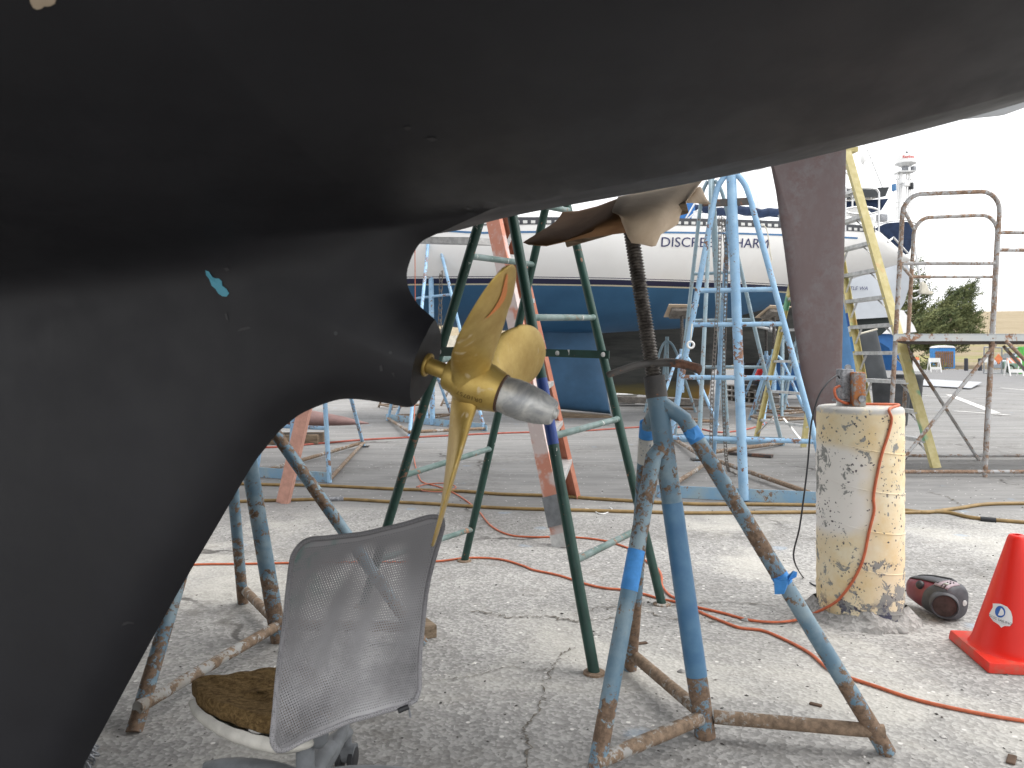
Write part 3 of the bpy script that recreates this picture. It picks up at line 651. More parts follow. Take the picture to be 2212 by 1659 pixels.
# masking tape left on the stand
def tape_ring(name, parent, a, b, y0, y1, r, m):
    return MB().tube([onseg(a, b, y0), onseg(a, b, (y0 + y1) / 2), onseg(a, b, y1)], r, 18, False).build(name, m, parent, 60)
sl, bl_ = px(1412, 985, 2.05), ff
tape_ring('tape', JS, sl, bl_, 1188, 1275, .0222, MAT['tape'])
sb_, bb_ = px(1398, 925, 2.17), fb
tape_ring('tape', JS, px(1398, 925, 2.17), fb, 912, 944, .0224, MAT['tape']); tape_ring('tape', JS, sb_, bb_, 945, 998, .0223, MAT['tape_w'])
srr, brr = px(1478, 905, 2.075), fr
tape_ring('tape', JS, srr, brr, 926, 952, .0223, MAT['tape'])
def rag(name, parent, pts, m, thick=.0012):
    b = MB(); n = len(pts); c_ = sum((V(p) for p in pts), V()) / n + V((0, -.006, 0))
    b.add([c_] + [V(p) for p in pts] + [c_ + V((0, .002, 0))] + [V(p) + V((0, .002, 0)) for p in pts], [(0, 1 + i, 1 + (i + 1) % n) for i in range(n)] + [(n + 1, n + 2 + (i + 1) % n, n + 2 + i) for i in range(n)] + [(1 + i, n + 2 + i, n + 2 + (i + 1) % n, 1 + (i + 1) % n) for i in range(n)])
    return b.build(name, m, parent, 20)
ty = 2.0
rag('tape', JS, [px(1484, 928, ty), px(1499, 927, ty - .01), px(1517, 936, ty), px(1519, 944, ty), px(1505, 945, ty - .01), px(1500, 951, ty - .015), px(1482, 944, ty - .01)], MAT['tape'])
ty = 1.965
rag('tape', JS, [px(1672, 1252, ty), px(1684, 1252, ty - .015), px(1698, 1247, ty - .02), px(1706, 1240, ty), px(1714, 1233, ty - .02), px(1722, 1236, ty), px(1721, 1246, ty - .01), px(1708, 1253, ty - .02), px(1702, 1264, ty), px(1694, 1283, ty - .01), px(1674, 1284, ty)], MAT['tape'])
tape_ring('tape', JS, srr, brr, 1240, 1262, .0226, MAT['tape'])
# brown paper between pad and hull
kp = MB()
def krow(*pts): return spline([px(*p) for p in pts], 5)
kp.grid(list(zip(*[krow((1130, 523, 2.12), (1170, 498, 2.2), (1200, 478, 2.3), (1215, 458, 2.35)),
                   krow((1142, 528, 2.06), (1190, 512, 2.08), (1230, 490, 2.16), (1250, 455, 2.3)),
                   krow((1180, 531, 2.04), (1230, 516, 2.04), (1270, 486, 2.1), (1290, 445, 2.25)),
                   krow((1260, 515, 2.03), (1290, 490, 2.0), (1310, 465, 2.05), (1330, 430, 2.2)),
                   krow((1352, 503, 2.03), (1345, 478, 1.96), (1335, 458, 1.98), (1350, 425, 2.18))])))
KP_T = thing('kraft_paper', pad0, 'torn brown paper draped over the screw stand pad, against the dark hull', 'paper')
ko1 = kp.build('curled_flap', MAT['kraft_under_shaded'], KP_T, 80); ko1.modifiers.new('thickness', 'SOLIDIFY').thickness = .0018; kp = MB()
kp.grid(list(zip(*[krow((1342, 476, 1.962), (1332, 461, 1.98), (1322, 455, 2.0), (1335, 425, 2.2)),
                   krow((1356, 512, 1.955), (1350, 478, 1.92), (1345, 458, 1.96), (1370, 418, 2.2)),
                   krow((1364, 525, 1.95), (1362, 492, 1.91), (1370, 458, 1.95), (1410, 410, 2.2)),
                   krow((1386, 528, 1.95), (1384, 498, 1.91), (1400, 455, 1.95), (1440, 405, 2.2)),
                   krow((1408, 533, 1.96), (1412, 500, 1.93), (1428, 452, 1.97), (1460, 398, 2.2)),
                   krow((1417, 531, 1.97), (1426, 496, 1.94), (1440, 450, 1.99), (1480, 394, 2.2)),
                   krow((1427, 507, 1.99), (1440, 484, 1.98), (1456, 448, 2.02), (1495, 390, 2.2)),
                   krow((1446, 496, 2.02), (1458, 474, 2.01), (1470, 440, 2.05), (1505, 388, 2.2)),
                   krow((1465, 484, 2.04), (1468, 468, 2.03), (1478, 434, 2.07), (1512, 386, 2.2)),
                   krow((1470, 462, 2.05), (1476, 446, 2.05), (1486, 424, 2.08), (1518, 386, 2.2)),
                   krow((1480, 435, 2.05), (1487, 428, 2.06), (1495, 418, 2.09), (1520, 386, 2.2))])))
kp.grid(list(zip(*[krow((1479, 438, 2.1), (1488, 424, 2.12), (1500, 408, 2.2)), krow((1500, 438, 2.12), (1505, 422, 2.14), (1512, 402, 2.2)), krow((1520, 440, 2.13), (1520, 424, 2.15), (1514, 404, 2.2)), krow((1535, 440, 2.12), (1526, 428, 2.16), (1516, 406, 2.2))])))
ko = kp.build('sheet', MAT['kraft'], KP_T, 80)
md = ko.modifiers.new('thickness', 'SOLIDIFY'); md.thickness = .0018
ct2 = px(507, 815, 2.78); cf2 = gp(603, 1386)
f2r, f2b, f2f = gp(914, 1392), gp(525, 1303), gp(289, 1582)
J2 = boat_stand('blue stand half hidden by the keel, with the mesh office chair in front of it', None, ct2, cf2, [f2r, f2b, f2f],
    [(onseg(ct2, cf2, 840), px(560, 886, 2.75)), (onseg(ct2, cf2, 850), px(495, 960, 2.9)), (onseg(ct2, cf2, 900), px(468, 980, 2.6))], MAT['jack'], MAT['jack'], .06, r=.0285)
pipe('screw', [ct2, px(480, 650, 2.8)], .0205, MAT['thread'], J2); MB().beam(px(410, 640, 2.8), px(560, 600, 2.8), .15, .03).build('top_plate', MAT['wood'], J2)

# ------------------------------------------------------------------ green pipe trestle
r0 = .0185
Af, Bf, Df, Cf = gp(1284, 1455), gp(1430, 1306), gp(1003, 1212), gp(784, 1310)
At, Ct, Bt, Dt = px(1090, 372, 2.74), px(1068, 372, 2.80), px(1208, 372, 3.42), px(1196, 372, 3.46)
TR = thing('pipe_trestle', (Af + Bf + Cf + Df) / 4, 'dark green pipe trestle spattered with white, behind the bronze propeller', 'trestle')
for a, b in ((Af, At), (Bf, Bt), (Cf, Ct), (Df, Dt)):
    pipe('leg', [a, b], r0, MAT['trestle'], TR, 18)
    MB().lathe(a, (0, 0, 1), [(0, .036), (.006, .035), (.008, .022)], 24).build('foot_disc', MAT['jack_brace'], TR)
def rung(l1, l2, y1, y2, r=.0125): 
    a, b = onseg(*l1, y1), onseg(*l2, y2); d_ = (b - a).normalized()
    MB().tube([a, a + d_ * .03, b - d_ * .03, b], [r * 1.3, r, r, r * 1.3], 14).build('rung', MAT['trestle_rung'], TR, 60)
A_l, B_l, C_l, D_l = (At, Af), (Bt, Bf), (Ct, Cf), (Dt, Df)
for y1, y2 in ((1212, 1138), (943, 905), (686, 686), (430, 455)): rung(A_l, B_l, y1, y2)
for y1, y2 in ((1210, 1143), (1028, 969), (780, 745), (553, 571)): rung(C_l, D_l, y1, y2)
pipe('top_bar', [(At + Ct) / 2, (Bt + Dt) / 2], .016, MAT['trestle'], TR)
for (l1, l2, off) in ((C_l, A_l, -.021), (D_l, B_l, -.021)):
    a, b = onseg(*l1, 760), onseg(*l2, 766 if l1 is D_l else 756); d_ = (b - a).normalized(); o_ = V((0, off, 0))
    MB().beam(a - d_ * .03 + o_, b + d_ * .03 + o_, .006, .034).build('spreader_bar', MAT['trestle'], TR, 0)
    for p in (a, b, a.lerp(b, .52)): MB().lathe(p + o_ + V((0, -.003, 0)), (0, -1, 0), [(0, .011), (.006, .010), (.008, .005)], 10).build('bolt', MAT['alu'], TR)
MB().tube([onseg(At, Af, 818), onseg(At, Af, 960)], r0 + .0008, 18, False).build('blue_painted_band', MAT['royal'], TR)

# ------------------------------------------------------------------ tall salmon step ladder
SL = thing('step_ladder', gp(1000, 1120), 'tall salmon fibreglass step ladder sprayed with red paint, behind the green trestle', 'step ladder', 'step ladders')
n1f, n2f, b1f = gp(1211, 1182), gp(1243, 1075), gp(608, 1088)
apx = V((.02, 4.75, 3.7)); apx2 = V((.1, 5.1, 3.7))
n1t = px(1048, 400, 4.62); n2t = px(1085, 400, 5.0)
n1t = n1f + (n1t - n1f) * 1.5; n2t = n2f + (n2t - n2f) * 1.5
d1 = (n2f - n1f).normalized()
MB().channel(n1f, n1t, .098, .035, .006, (.62, .78, 0), (0, 0, 1)).build('rail', MAT['slad'], SL, 20)
MB().channel(n2f, n2t, .098, .045, .006, (-.62, -.78, 0), (0, 0, 1)).build('rail', MAT['slad_in'], SL, 20)
for k in range(1, 11):
    f = k / 11.5
    MB().beam(n1f.lerp(n1t, f) + V((.01, .03, 0)), n2f.lerp(n2t, f) - V((.01, .03, 0)), .09, .03).build('step', MAT['alu'], SL, 0)
for k in (2, 4, 6):
    f = k / 11.5; MB().beam(n1f.lerp(n1t, f) + V((.01, .04, 0)), n2f.lerp(n2t, f + .055), .025, .004).build('step_brace', MAT['alu'], SL, 0)
b1t = b1f + (px(746, 490, 5.0) - b1f) * 1.75
b2f = b1f + V((-.78, .9, 0)); b2t = b1t + V((-.5, .4, 0))
MB().channel(b1f, b1t, .085, .045, .006, (.2, 1, 0), (0, 0, 1)).build('rear_rail', MAT['slad_pink'], SL, 20)
MB().channel(b2f, b2t, .085, .045, .006, (-.2, -1, 0), (0, 0, 1)).build('rear_rail', MAT['slad_pink'], SL, 20)
fo = MB(); fo.beam(n1f + V((0, -.004, 0)), n1f.lerp(n1t, .022) + V((0, -.004, 0)), .104, .012, (.62, .78, 0)); fo.build('foot', MAT['alu'], SL, 0)
tape_b = MB(); tape_b.beam(n1f.lerp(n1t, .035) + V((0, -.004, 0)), n1f.lerp(n1t, .085) + V((0, -.004, 0)), .102, .014, (.62, .78, 0)); tape_b.build('duct_tape', MAT['greyplastic'], SL, 0)
top = MB(); top.beam((n1t + b1t) / 2, (n2t + b2t) / 2, .3, .06); top.build('top_cap', MAT['slad'], SL, 20)

# ------------------------------------------------------------------ yellow step ladder
YL = thing('step_ladder', V((3.5, 8.3, 0)), 'yellow fibreglass step ladder with grey rungs, right of the mauve rudder', 'step ladder', 'step ladders')
fr_, fl_ = gp(2025, 1011), gp(1890, 985); rl_, rr_2 = gp(1632, 947), gp(1737, 966)
tr_, tl_ = V((3.45, 7.9, 3.14)), V((3.40, 8.42, 3.14)); trl, trr = V((3.38, 8.50, 3.14)), V((3.46, 7.98, 3.14))
dr_ = (fl_ - fr_).normalized()
MB().channel(fr_, tr_, .085, .04, .006, dr_, (0, 0, 1)).build('rail', MAT['ylad'], YL, 20)
MB().channel(fl_, tl_, .085, .04, .006, -dr_, (0, 0, 1)).build('rail', MAT['ylad'], YL, 20)
d2 = (rl_ - rr_2).normalized()
MB().channel(rr_2, trr, .06, .03, .005, d2, (0, 0, 1)).build('rear_rail', MAT['ylad'], YL, 20)
MB().channel(rl_, trl, .06, .03, .005, -d2, (0, 0, 1)).build('rear_rail', MAT['ylad'], YL, 20)
for y_ in (354, 410, 466, 524, 582, 641, 701, 762, 826, 890, 953):
    a = onseg(tr_, fr_, y_); f = (a.z) / 3.14; b = fl_.lerp(tl_, f)
    MB().beam(a + dr_ * .008, b - dr_ * .008, .085, .036, (0, 0, 1)).build('step', MAT['alu'], YL, 0)
    MB().beam(a + dr_ * .01 + V((.0, .0, -.02)), a + dr_ * .11 + V((0, 0, -.02)), .02, .004).build('step_bracket', MAT['alu'], YL, 0) if False else None
    for p_, q_, s_ in ((fr_, tr_, 1), (fl_, tl_, -1)):
        e = p_.lerp(q_, max(0, f - .055)); MB().beam(e + dr_ * s_ * .012, p_.lerp(q_, f) + dr_ * s_ * .16 + V((0, 0, -.022)), .022, .005).build('step_brace', MAT['alu'], YL, 0)
for k in range(1, 9):
    f = k / 8.6; a = rr_2.lerp(trr, f - .04); b = rl_.lerp(trl, f - .04)
    MB().beam(a, b, .03, .03).build('rear_rung', MAT['alu'], YL, 0)
for p_, q_ in ((rr_2, rr_2.lerp(rl_, .4) + V((0, 0, .3))), (rl_, rl_.lerp(rr_2, .4) + V((0, 0, .3)))): MB().beam(p_ + V((0, 0, .04)), q_, .025, .006).build('rear_brace', MAT['alu'], YL, 0)
MB().beam((tr_ + trr) / 2 + V((0, 0, .03)), (tl_ + trl) / 2 + V((0, 0, .03)), .26, .05).build('top_cap', MAT['ylad'], YL, 0)
def rail_label(y0, y1, w, m, nm, k=0.0):
    a, b = onseg(tl_, fl_, y0), onseg(tl_, fl_, y1); t_ = (b - a).normalized(); n_ = (-dr_ + t_ * dr_.dot(t_)).normalized(); n_ = t_.cross(n_); n_ = n_ if n_.y < 0 else -n_
    MB().beam(a + n_ * .0455 + dr_ * -.02, b + n_ * .0455 + dr_ * -.02, w, .003, n_).build(nm, m, YL, 0)
rail_label(636, 668, .030, MAT['cream'], 'label'); rail_label(676, 704, .034, MAT['logo_blue'], 'label'); rail_label(705, 716, .034, MAT['white'], 'label'); rail_label(727, 758, .036, MAT['tape'], 'tape')

# ------------------------------------------------------------------ mobile scaffold
SF = thing('scaffold', px(1930, 1030, 6.5) * V((1, 1, 0)) if False else V((3.2, 6.6, 0)), 'rusty tube scaffold platform with guard rails, at the right edge', 'scaffold')
Lv = V((.655, 1.07, 0)); ln = V((.055, 0, 1))
def spost(x, y, Yd): g = gp(x, y); return g
P1 = V((3.18, 6.5, 0)); P3 = V((4.0, 6.5, 0)); P2 = P1 + Lv; P4 = P3 + Lv
def up(p, z): return p + ln * z
rp = .0185
def zr(y, Yd): return EYE + (HY - y) / F * Yd
zt1, zm1, zl1, zd = zr(419, 6.5), zr(480, 6.5), zr(569, 6.5), zr(730, 6.5)
for nm, L0, R0 in (('guard_frame', P1, P3), ('guard_frame', P2, P4)):
    ex = V((.10, 0, 0))
    MB().tube([L0, L0.lerp(up(L0, zt1 - .19), .95)] + [up(L0, zt1 - .17 + .17 * math.sin(a)) + ex * 1.6 * (1 - math.cos(a)) for a in [R(15 * i) for i in range(7)]] + [up(R0, zt1 + .02 - .17 + .17 * math.sin(a)) - ex * 1.6 * (1 - math.cos(a)) for a in [R(90 - 15 * i) for i in range(7)]] + [R0], rp, 14).build(nm, MAT['scaf'], SF, 60)
    pipe('rail', [up(L0, zl1), up(R0, zl1)], rp * .8, MAT['scaf'], SF)
    pipe('bottom_rail', [up(L0, .045), up(R0 + V((2.2, .0, 0)), .045)], rp * .85, MAT['scaf'], SF)
for z_ in (zt1 - .12, zl1, zd - .02, .1): pipe('end_rail', [up(P1, z_), up(P2, z_)], rp * .8, MAT['scaf'], SF)
for z_ in (zr(502, 6.5), zr(540, 6.5)): pipe('side_rail', [up(P3, z_), up(P3, z_) + V((2.0, .1, 0))], rp * .85, MAT['scaf'], SF)
dk_ = MB()
for a, b in ((P1, P3), (P2, P4)): dk_.beam(up(a, zd) + V((-.03, -.022, 0)), up(b, zd) + V((2.2, -.022, 0)), .012, .055)
dk_.beam(up(P1, zd) , up(P2, zd), .012, .055); dk_.build('deck_frame', MAT['scaf_deck'], SF, 0)
dp = MB(); c0 = up(P1, zd - .012) + V((0, .0, 0)); dp.prism([c0, c0 + V((3.0, 0, 0)), c0 + V((3.0, 0, 0)) + Lv, c0 + Lv], (0, 0, -.022)); dp.build('deck_board', MAT['scaf_dark'], SF, 0)
top_ = MB(); c1 = up(P1, zd + .0285); top_.prism([c1 + V((-.02, -.03, 0)), c1 + V((3.0, -.03, 0)), c1 + V((3.0, 0, 0)) + Lv, c1 + Lv], (0, 0, .006)); top_.build('deck_sheet', MAT['scaf_deck'], SF, 0)
def brace(a, b, nm='diagonal_brace'): pipe(nm, [a, b], rp * .85, MAT['scaf'], SF)
brace(px(2150, 744, 6.48), px(1940, 1005, 6.48)); brace(px(1957, 748, 7.55), px(2126, 1012, 7.55))
brace(px(2172, 735, 6.48), px(2420, 990, 6.48)); brace(px(2168, 748, 7.5), px(2400, 1010, 7.5))
for p_ in (P2, P1): 
    MB().lathe(up(p_, .05) + V((-.012, -.02, 0)), (1, .2, 0), [(0, .05), (.03, .05)], 18).build('caster', MAT['black'], SF)

# ------------------------------------------------------------------ yellow pillar, power boxes, cords
BC = gp(1857, 1328); BR, BH = .158, .818; BC = V(((1857 - CX) / F * 3.0, 3.0, 0))
PIL = thing('concrete_pillar', BC, 'squat round pillar in flaking yellow paint, right of the blue screw stand', 'pillar')
pb = MB(); prof = [(0, BR + .004)] + [(BH * i / 30, BR + .0012 * math.sin(i * 2.3)) for i in range(1, 30)] + [(BH - .012, BR - .001), (BH - .003, BR - .008), (BH, BR - .022)]
pb.lathe(BC, (0, 0, 1), prof, 72); pb.build('column', MAT['pillar'], PIL, 50)
hx = MB(); pts = []
for i in range(260):
    a = -i * .13; z_ = .03 + i * .0031
    if z_ > BH - .03: break
    pts.append(BC + V((math.cos(a) * BR, math.sin(a) * BR, z_ + .012 * math.sin(a))))
hx.tube(pts, .0022, 6); hx.build('spiral_seam', MAT['pillar'], PIL, 60)
mo = MB(); mo.lathe(BC, (0, 0, 1), [(0, BR + .055), (.012, BR + .05), (.03, BR + .02), (.045, BR)], 40, False)
mo.v = [(p[0] + .012 * math.sin(p[1] * 60 + p[0] * 40), p[1] + .01 * math.sin(p[0] * 70), p[2] * (1 + .5 * math.sin(p[0] * 31 + p[1] * 17))) for p in mo.v]; mo.build('mortar_fillet', MAT['ground'], PIL, 60)
zt_ = BH
bx = MB(); b0 = px(1826, 0, 2.98); cx1 = (1825 - CX) / F * 2.97
E1_ = thing('outlet_box', V((cx1, 2.97, zt_)), 'grey galvanised power box on the yellow pillar top', 'power box')
b = MB(); b.box((cx1, 2.97, zt_ + .085), .052, .05, .115, .15, .92); b.build('box_body', MAT['galv'], E1_, 20, .004)
b = MB(); b.lathe((cx1 + .012, 2.97, zt_ + .148), (0, -1, 0), [(-.004, .012), (.004, .012)], 16); b.build('hanging_lug', MAT['galv'], E1_, 20); b = MB(); b.box((cx1 - .004, 2.97, zt_ + .0215), .068, .05, .008, .15); b.build('mounting_flange', MAT['galv'], E1_, 20)
b = MB(); b.box((cx1 + .012, 2.985, zt_ + .009), .06, .04, .018, .1); b.build('white_shim', MAT['white'], E1_)
cx2 = (1853 - CX) / F * 2.93
E2_ = thing('outlet_box', V((cx2, 2.93, zt_)), 'rusty orange power box on the yellow pillar top', 'power box')
b = MB(); b.box((cx2, 2.93, zt_ + .066), .045, .046, .131, -.06, .99); b.build('box_body', MAT['rustbox'], E2_, 20, .005)
b = MB(); b.tube([(cx2 + .004, 2.905, zt_ + .03), (cx2 + .004, 2.9, zt_ + .03)], .014, 12); b.build('box_knockout', MAT['galv'], E2_)
def cord(name, pts, r, m, lab, cat='cord', sm=8, origin=None, group=None):
    o = MB().tube([V(p) for p in pts], r, 8, smooth=sm).build(name, m, None, 60, origin=origin or pts[0]); return tag(o, lab, cat, group)
def wrap(x, y, out=.006): 
    k = (x - CX) / F; A = 1 + k * k; Bq = -2 * (k * BC.x + BC.y); Cq = BC.x ** 2 + BC.y ** 2 - (BR + out) ** 2
    D = max(0, Bq * Bq - 4 * A * Cq); Yq = (-Bq - math.sqrt(D)) / (2 * A); return px(x, y, Yq)
rc = .0052
onp = [wrap(x, y) for x, y in ((1800, 1304), (1822, 1283), (1842, 1255), (1858, 1225), (1868, 1195), (1877, 1150), (1888, 1105), (1887, 1075), (1892, 1040), (1904, 985), (1920, 935), (1926, 905), (1921, 884))]
topc = [V((BC.x + .118, 2.93, zt_ + .006)), V((BC.x + .075, 2.935, zt_ + .008)), V((cx2 + .035, 2.955, zt_ + .008)), V((cx2 - .0, 2.975, zt_ + .010)), V((cx1 - .01, 2.935, zt_ + .012)), V((cx1 - .045, 2.935, zt_ + .03)), V((cx1 - .05, 2.945, zt_ + .065)), V((cx1 - .028, 2.95, zt_ + .078))]
Z6 = lambda zx, zy: gp(1152 + zx * .372, 1097 + zy * .372, .006)
cA = [Z6(*p) for p in ((0, 360), (150, 392), (300, 440), (410, 465), (520, 476), (640, 500), (730, 526), (850, 550), (950, 576), (1100, 610), (1250, 650), (1400, 664), (1520, 652), (1610, 622))]
pre = [gp(x, y, .006) for x, y in ((300, 1225), (430, 1219), (520, 1218), (620, 1216), (760, 1214), (930, 1213), (1010, 1205), (1080, 1208), (1130, 1222))]
cord('extension_cord', pre + cA + onp + topc, rc, MAT['cord'], 'orange extension cord that climbs the yellow pillar and lies across the paving')
pB = [gp(x, y, .006) for x, y in ((905, 1030), (915, 1042), (950, 1052), (990, 1070), (1030, 1100), (1060, 1135), (1100, 1155), (1152, 1160))]
cB = [Z6(*p) for p in ((120, 168), (250, 171), (400, 188), (500, 215), (580, 248), (650, 305), (720, 350), (745, 400), (748, 450), (790, 505), (850, 535), (960, 600), (1030, 632), (1100, 660), (1200, 696), (1330, 712), (1450, 760), (1600, 840), (1720, 940), (1850, 990), (2000, 1040), (2212, 1110))] + [gp(x, y, .006) for x, y in ((2080, 1534), (2212, 1557), (2400, 1575))]
up_ = [px(896, 480, 9.4), px(897, 700, 9.45), px(896, 860, 9.3), px(893, 930, 8.2), gp(892, 965, .006), gp(896, 1000, .006)]
cord('extension_cord', up_ + pB + cB, rc, MAT['cord'], 'long orange cord hanging beside the skeg, then snaking past the trestle to the bottom right')
cord('extension_cord', [gp(x, y, .012) for x, y in ((900, 1052), (920, 1046), (960, 1044), (985, 1052), (960, 1062), (915, 1060), (905, 1052))], rc, MAT['cord_dull'], 'small loose loop of orange cord behind the green trestle leg')
cord('power_lead', [V((cx1 - .027, 2.955, zt_ + .108)), px(1806, 812, 2.93), px(1785, 830, 2.9), px(1766, 862, 2.88), px(1752, 920, 2.86), px(1745, 1000, 2.85), px(1738, 1060, 2.84), px(1727, 1140, 2.85), px(1715, 1190, 2.9), px(1718, 1218, 2.95), gp(1735, 1247, .004), gp(1755, 1262, .004), gp(1775, 1270, .004)], .0032, MAT['black'], 'thin black lead hanging from the grey power box to the ground', 'cord')
cord('air_hose', [gp(x, y, .012) for x, y in ((380, 1040), (555, 1046), (700, 1049), (850, 1056), (1000, 1061), (1080, 1067), (1200, 1071), (1300, 1078), (1480, 1088), (1600, 1089), (1765, 1091), (1900, 1096), (1990, 1106), (2030, 1103), (2080, 1096), (2130, 1089), (2212, 1087), (2400, 1085)) ], .012, MAT['hose'], 'tan hose lying straight across the yard, the farther of two', 'hose', 5, None, 'tan hoses across the yard')
cord('air_hose', [gp(x, y, .011) for x, y in ((300, 1095), (500, 1084), (620, 1080), (735, 1078), (830, 1083), (930, 1088), (1080, 1097), (1220, 1101), (1400, 1106), (1500, 1108), (1765, 1106), (1945, 1107), (2040, 1106), (2100, 1118), (2212, 1128), (2400, 1140))], .0115, MAT['hose'], 'tan hose with a black coupling, the nearer of two across the yard', 'hose', 5, None, 'tan hoses across the yard')
HC = [o for o in bpy.data.objects if o.name.startswith('air_hose')][-1]
MB().tube([gp(2118, 1121, .012), gp(2152, 1124, .012)], .016, 12).build('hose_coupling', MAT['black'], HC)
MB().tube([gp(705, 1079, .012), gp(742, 1078, .012)], .017, 12).build('hose_coupling', MAT['galv'], HC)
cord('air_hose', [gp(x, y, .01) for x, y in ((480, 968), (590, 966), (700, 957), (800, 949), (950, 942), (1100, 935), (1250, 931), (1400, 922), (1500, 925), (1560, 934), (1640, 920), (1700, 890), (1760, 880))], .012, MAT['redhose'], 'dull red hose stretched across the far yard behind the trestle', 'hose', 5)
cord('string', [gp(1265, 1098, .004), gp(1280, 1102, .004), gp(1296, 1110, .004), gp(1310, 1108, .004), gp(1322, 1100, .004), gp(1316, 1096, .004)], .004, MAT['white'], 'scrap of white string on the paving by the near tan hose', 'string', 5)

# ------------------------------------------------------------------ mesh office chair
CH = thing('office_chair', V((-.43, 1.62, 0)), 'battered office chair with grey mesh back and torn brown foam seat', 'chair')
q = M('chair_mesh', .75, .25)
uv = q.tc.outputs['UV']; sx = q.mapping((60, 74, 1), vec=uv); X = q.xyz(sx)
rowp = q.math('FLOOR', X[1]); odd = q.math('MULTIPLY', q.math('MODULO', rowp, 2.0), .5)
fx = q.math('SUBTRACT', q.math('FRACT', q.math('ADD', X[0], odd)), .5); fy = q.math('SUBTRACT', q.math('FRACT', X[1]), .5)
d2_ = q.math('ADD', q.math('MULTIPLY', fx, fx), q.math('MULTIPLY', fy, fy))
hole = q.ramp(d2_, .098, .06)
U = q.xyz(uv)
edge = q.math('MAXIMUM', q.math('MAXIMUM', q.ramp(U[0], .035, .02), q.ramp(U[0], .965, .98)), q.math('MAXIMUM', q.ramp(U[1], .04, .025), q.ramp(U[1], .95, .965)))
hole = q.math('MULTIPLY', hole, q.math('SUBTRACT', 1.0, edge))
st = q.math('MULTIPLY', q.ramp(q.noise(7, 4, .6), .46, .58), q.math('MULTIPLY', q.ramp(U[1], .6, .95), q.ramp(U[0], .5, .2)))
pale_low = q.ramp(U[1], .85, .05, .0, 1.0)  # mesh colour turns paler towards the lower edge
cc = q.mix(q.math('MULTIPLY', pale_low, q.ramp(q.noise(5, 5), .25, .7)), (.17, .167, .173), (.47, .465, .475))
cc = q.mix(q.math('MULTIPLY', st, .75), cc, (.05, .13, .11)); q.col(cc)
tr = q.n.new('ShaderNodeBsdfTransparent'); mx = q.n.new('ShaderNodeMixShader'); q.link(hole, mx.inputs[0]); q.link(q.b.outputs[0], mx.inputs[1]); q.link(tr.outputs[0], mx.inputs[2])
q.link(mx.outputs[0], q.n['Material Output'].inputs[0]); MAT['chairmesh'] = q.m
TL, TRr, BL, BRr = px(636, 1166, 1.45), px(968, 1104, 1.67), px(582, 1640, 1.45), px(908, 1520, 1.67)
bn = (TRr - TL).cross(BL - TL).normalized(); bn = bn if bn.y < 0 else -bn
def backpt(u, v, off=0):
    top_, bot_ = TL.lerp(TRr, u), BL.lerp(BRr, u)
    p = bot_.lerp(top_, v)
    su = (u - .5) * 2
    # rounded corners, sagging top edge, waisted sides
    p += (TRr - TL) * (.045 * (1 - (2 * v - 1) ** 2) * (-1 if u > .5 else .35) * abs(su))
    cu = max(0, abs(su) - .72) / .28; cv = max(0, abs(2 * v - 1) - .80) / .20
    if cu > 0 and cv > 0:
        r_ = math.hypot(cu, cv)
        if r_ > 1: 
            k = 1 / r_; p += (TRr - TL) * (-(cu - cu * k) * .28 / 2 * (1 if su > 0 else -1)) + (top_ - bot_) * (-(cv - cv * k) * .10 * (1 if v > .5 else -1))
    p += (top_ - bot_) * (.055 * math.sin(math.pi * u) * -(v > .5) * (2 * v - 1) ** 2 + .02 * su * su * (v > .5) * (2 * v - 1) ** 2 * 0)
    bulge = .030 * (1 - su * su) + .016 * math.sin(v * math.pi) 
    wr = .0022 * math.sin(9 * u + 13 * v) * math.sin(math.pi * v) + .0018 * math.sin(21 * u - 8 * v) * math.sin(math.pi * u)
    return p - bn * (bulge * .9 - wr) - bn * off
for nm, off in (('mesh_back', 0.0), ('mesh_lining', .016)):
    nu, nvv = 44, 52
    b = MB(); b.grid([[backpt(i / (nu - 1), j / (nvv - 1), off * math.sin(math.pi * i / (nu - 1)) ** .4 * math.sin(math.pi * j / (nvv - 1)) ** .4) for j in range(nvv)] for i in range(nu)])
    o = b.build(nm, MAT['chairmesh'], CH, 80); ul_ = o.data.uv_layers.new(name='UVMap')
    for lp in o.data.loops:
        i, j = divmod(lp.vertex_index, nvv); ul_.data[lp.index].uv = (i / (nu - 1), j / (nvv - 1))
fr = MB(); per = [(i / 40, 1) for i in range(41)] + [(1, 1 - j / 40) for j in range(1, 41)] + [(1 - i / 40, 0) for i in range(1, 41)] + [(0, j / 40) for j in range(1, 41)]
q = M('mesh_rim', .8, .2); dots = q.voro(300, 'F1', None, .3); q.col(q.mix(q.ramp(dots.outputs['Distance'], .2, .4), (.07, .07, .074), q.mix(q.ramp(q.xyz()[2], .25, .66), (.30, .295, .305), (.12, .117, .122)))); MAT['rim'] = q.m
per = per[60:] + per[1:61]; fr.tube([backpt(*p) for p in per], .0052, 10, False, smooth=0); fr.build('back_rim', MAT['rim'], CH, 80)
zp = MB(); zp.tube([backpt(.86, 0) + V((0, -.006, -.004)), backpt(.93, 0) + V((0, -.006, -.003))], .006, 8); zp.build('zip', MAT['black'], CH)
zp = MB(); zp.tube([backpt(.935, 0) + V((0, -.006, -.006)), backpt(.935, 0) + V((.003, -.006, -.026))], .0022, 6); zp.build('zip_pull', MAT['galv'], CH)
def pz(x, y, z): Yq = (EYE - z) * F / (y - HY); return V(((x - CX) / F * Yq, Yq, z))
seat_out = [pz(x, y, .255) for x, y in ((413, 1470), (430, 1463), (470, 1460), (520, 1454), (560, 1446), (620, 1440), (680, 1445), (715, 1478), (715, 1520), (670, 1550), (610, 1560), (565, 1552), (530, 1543), (490, 1530), (455, 1512), (425, 1492))]
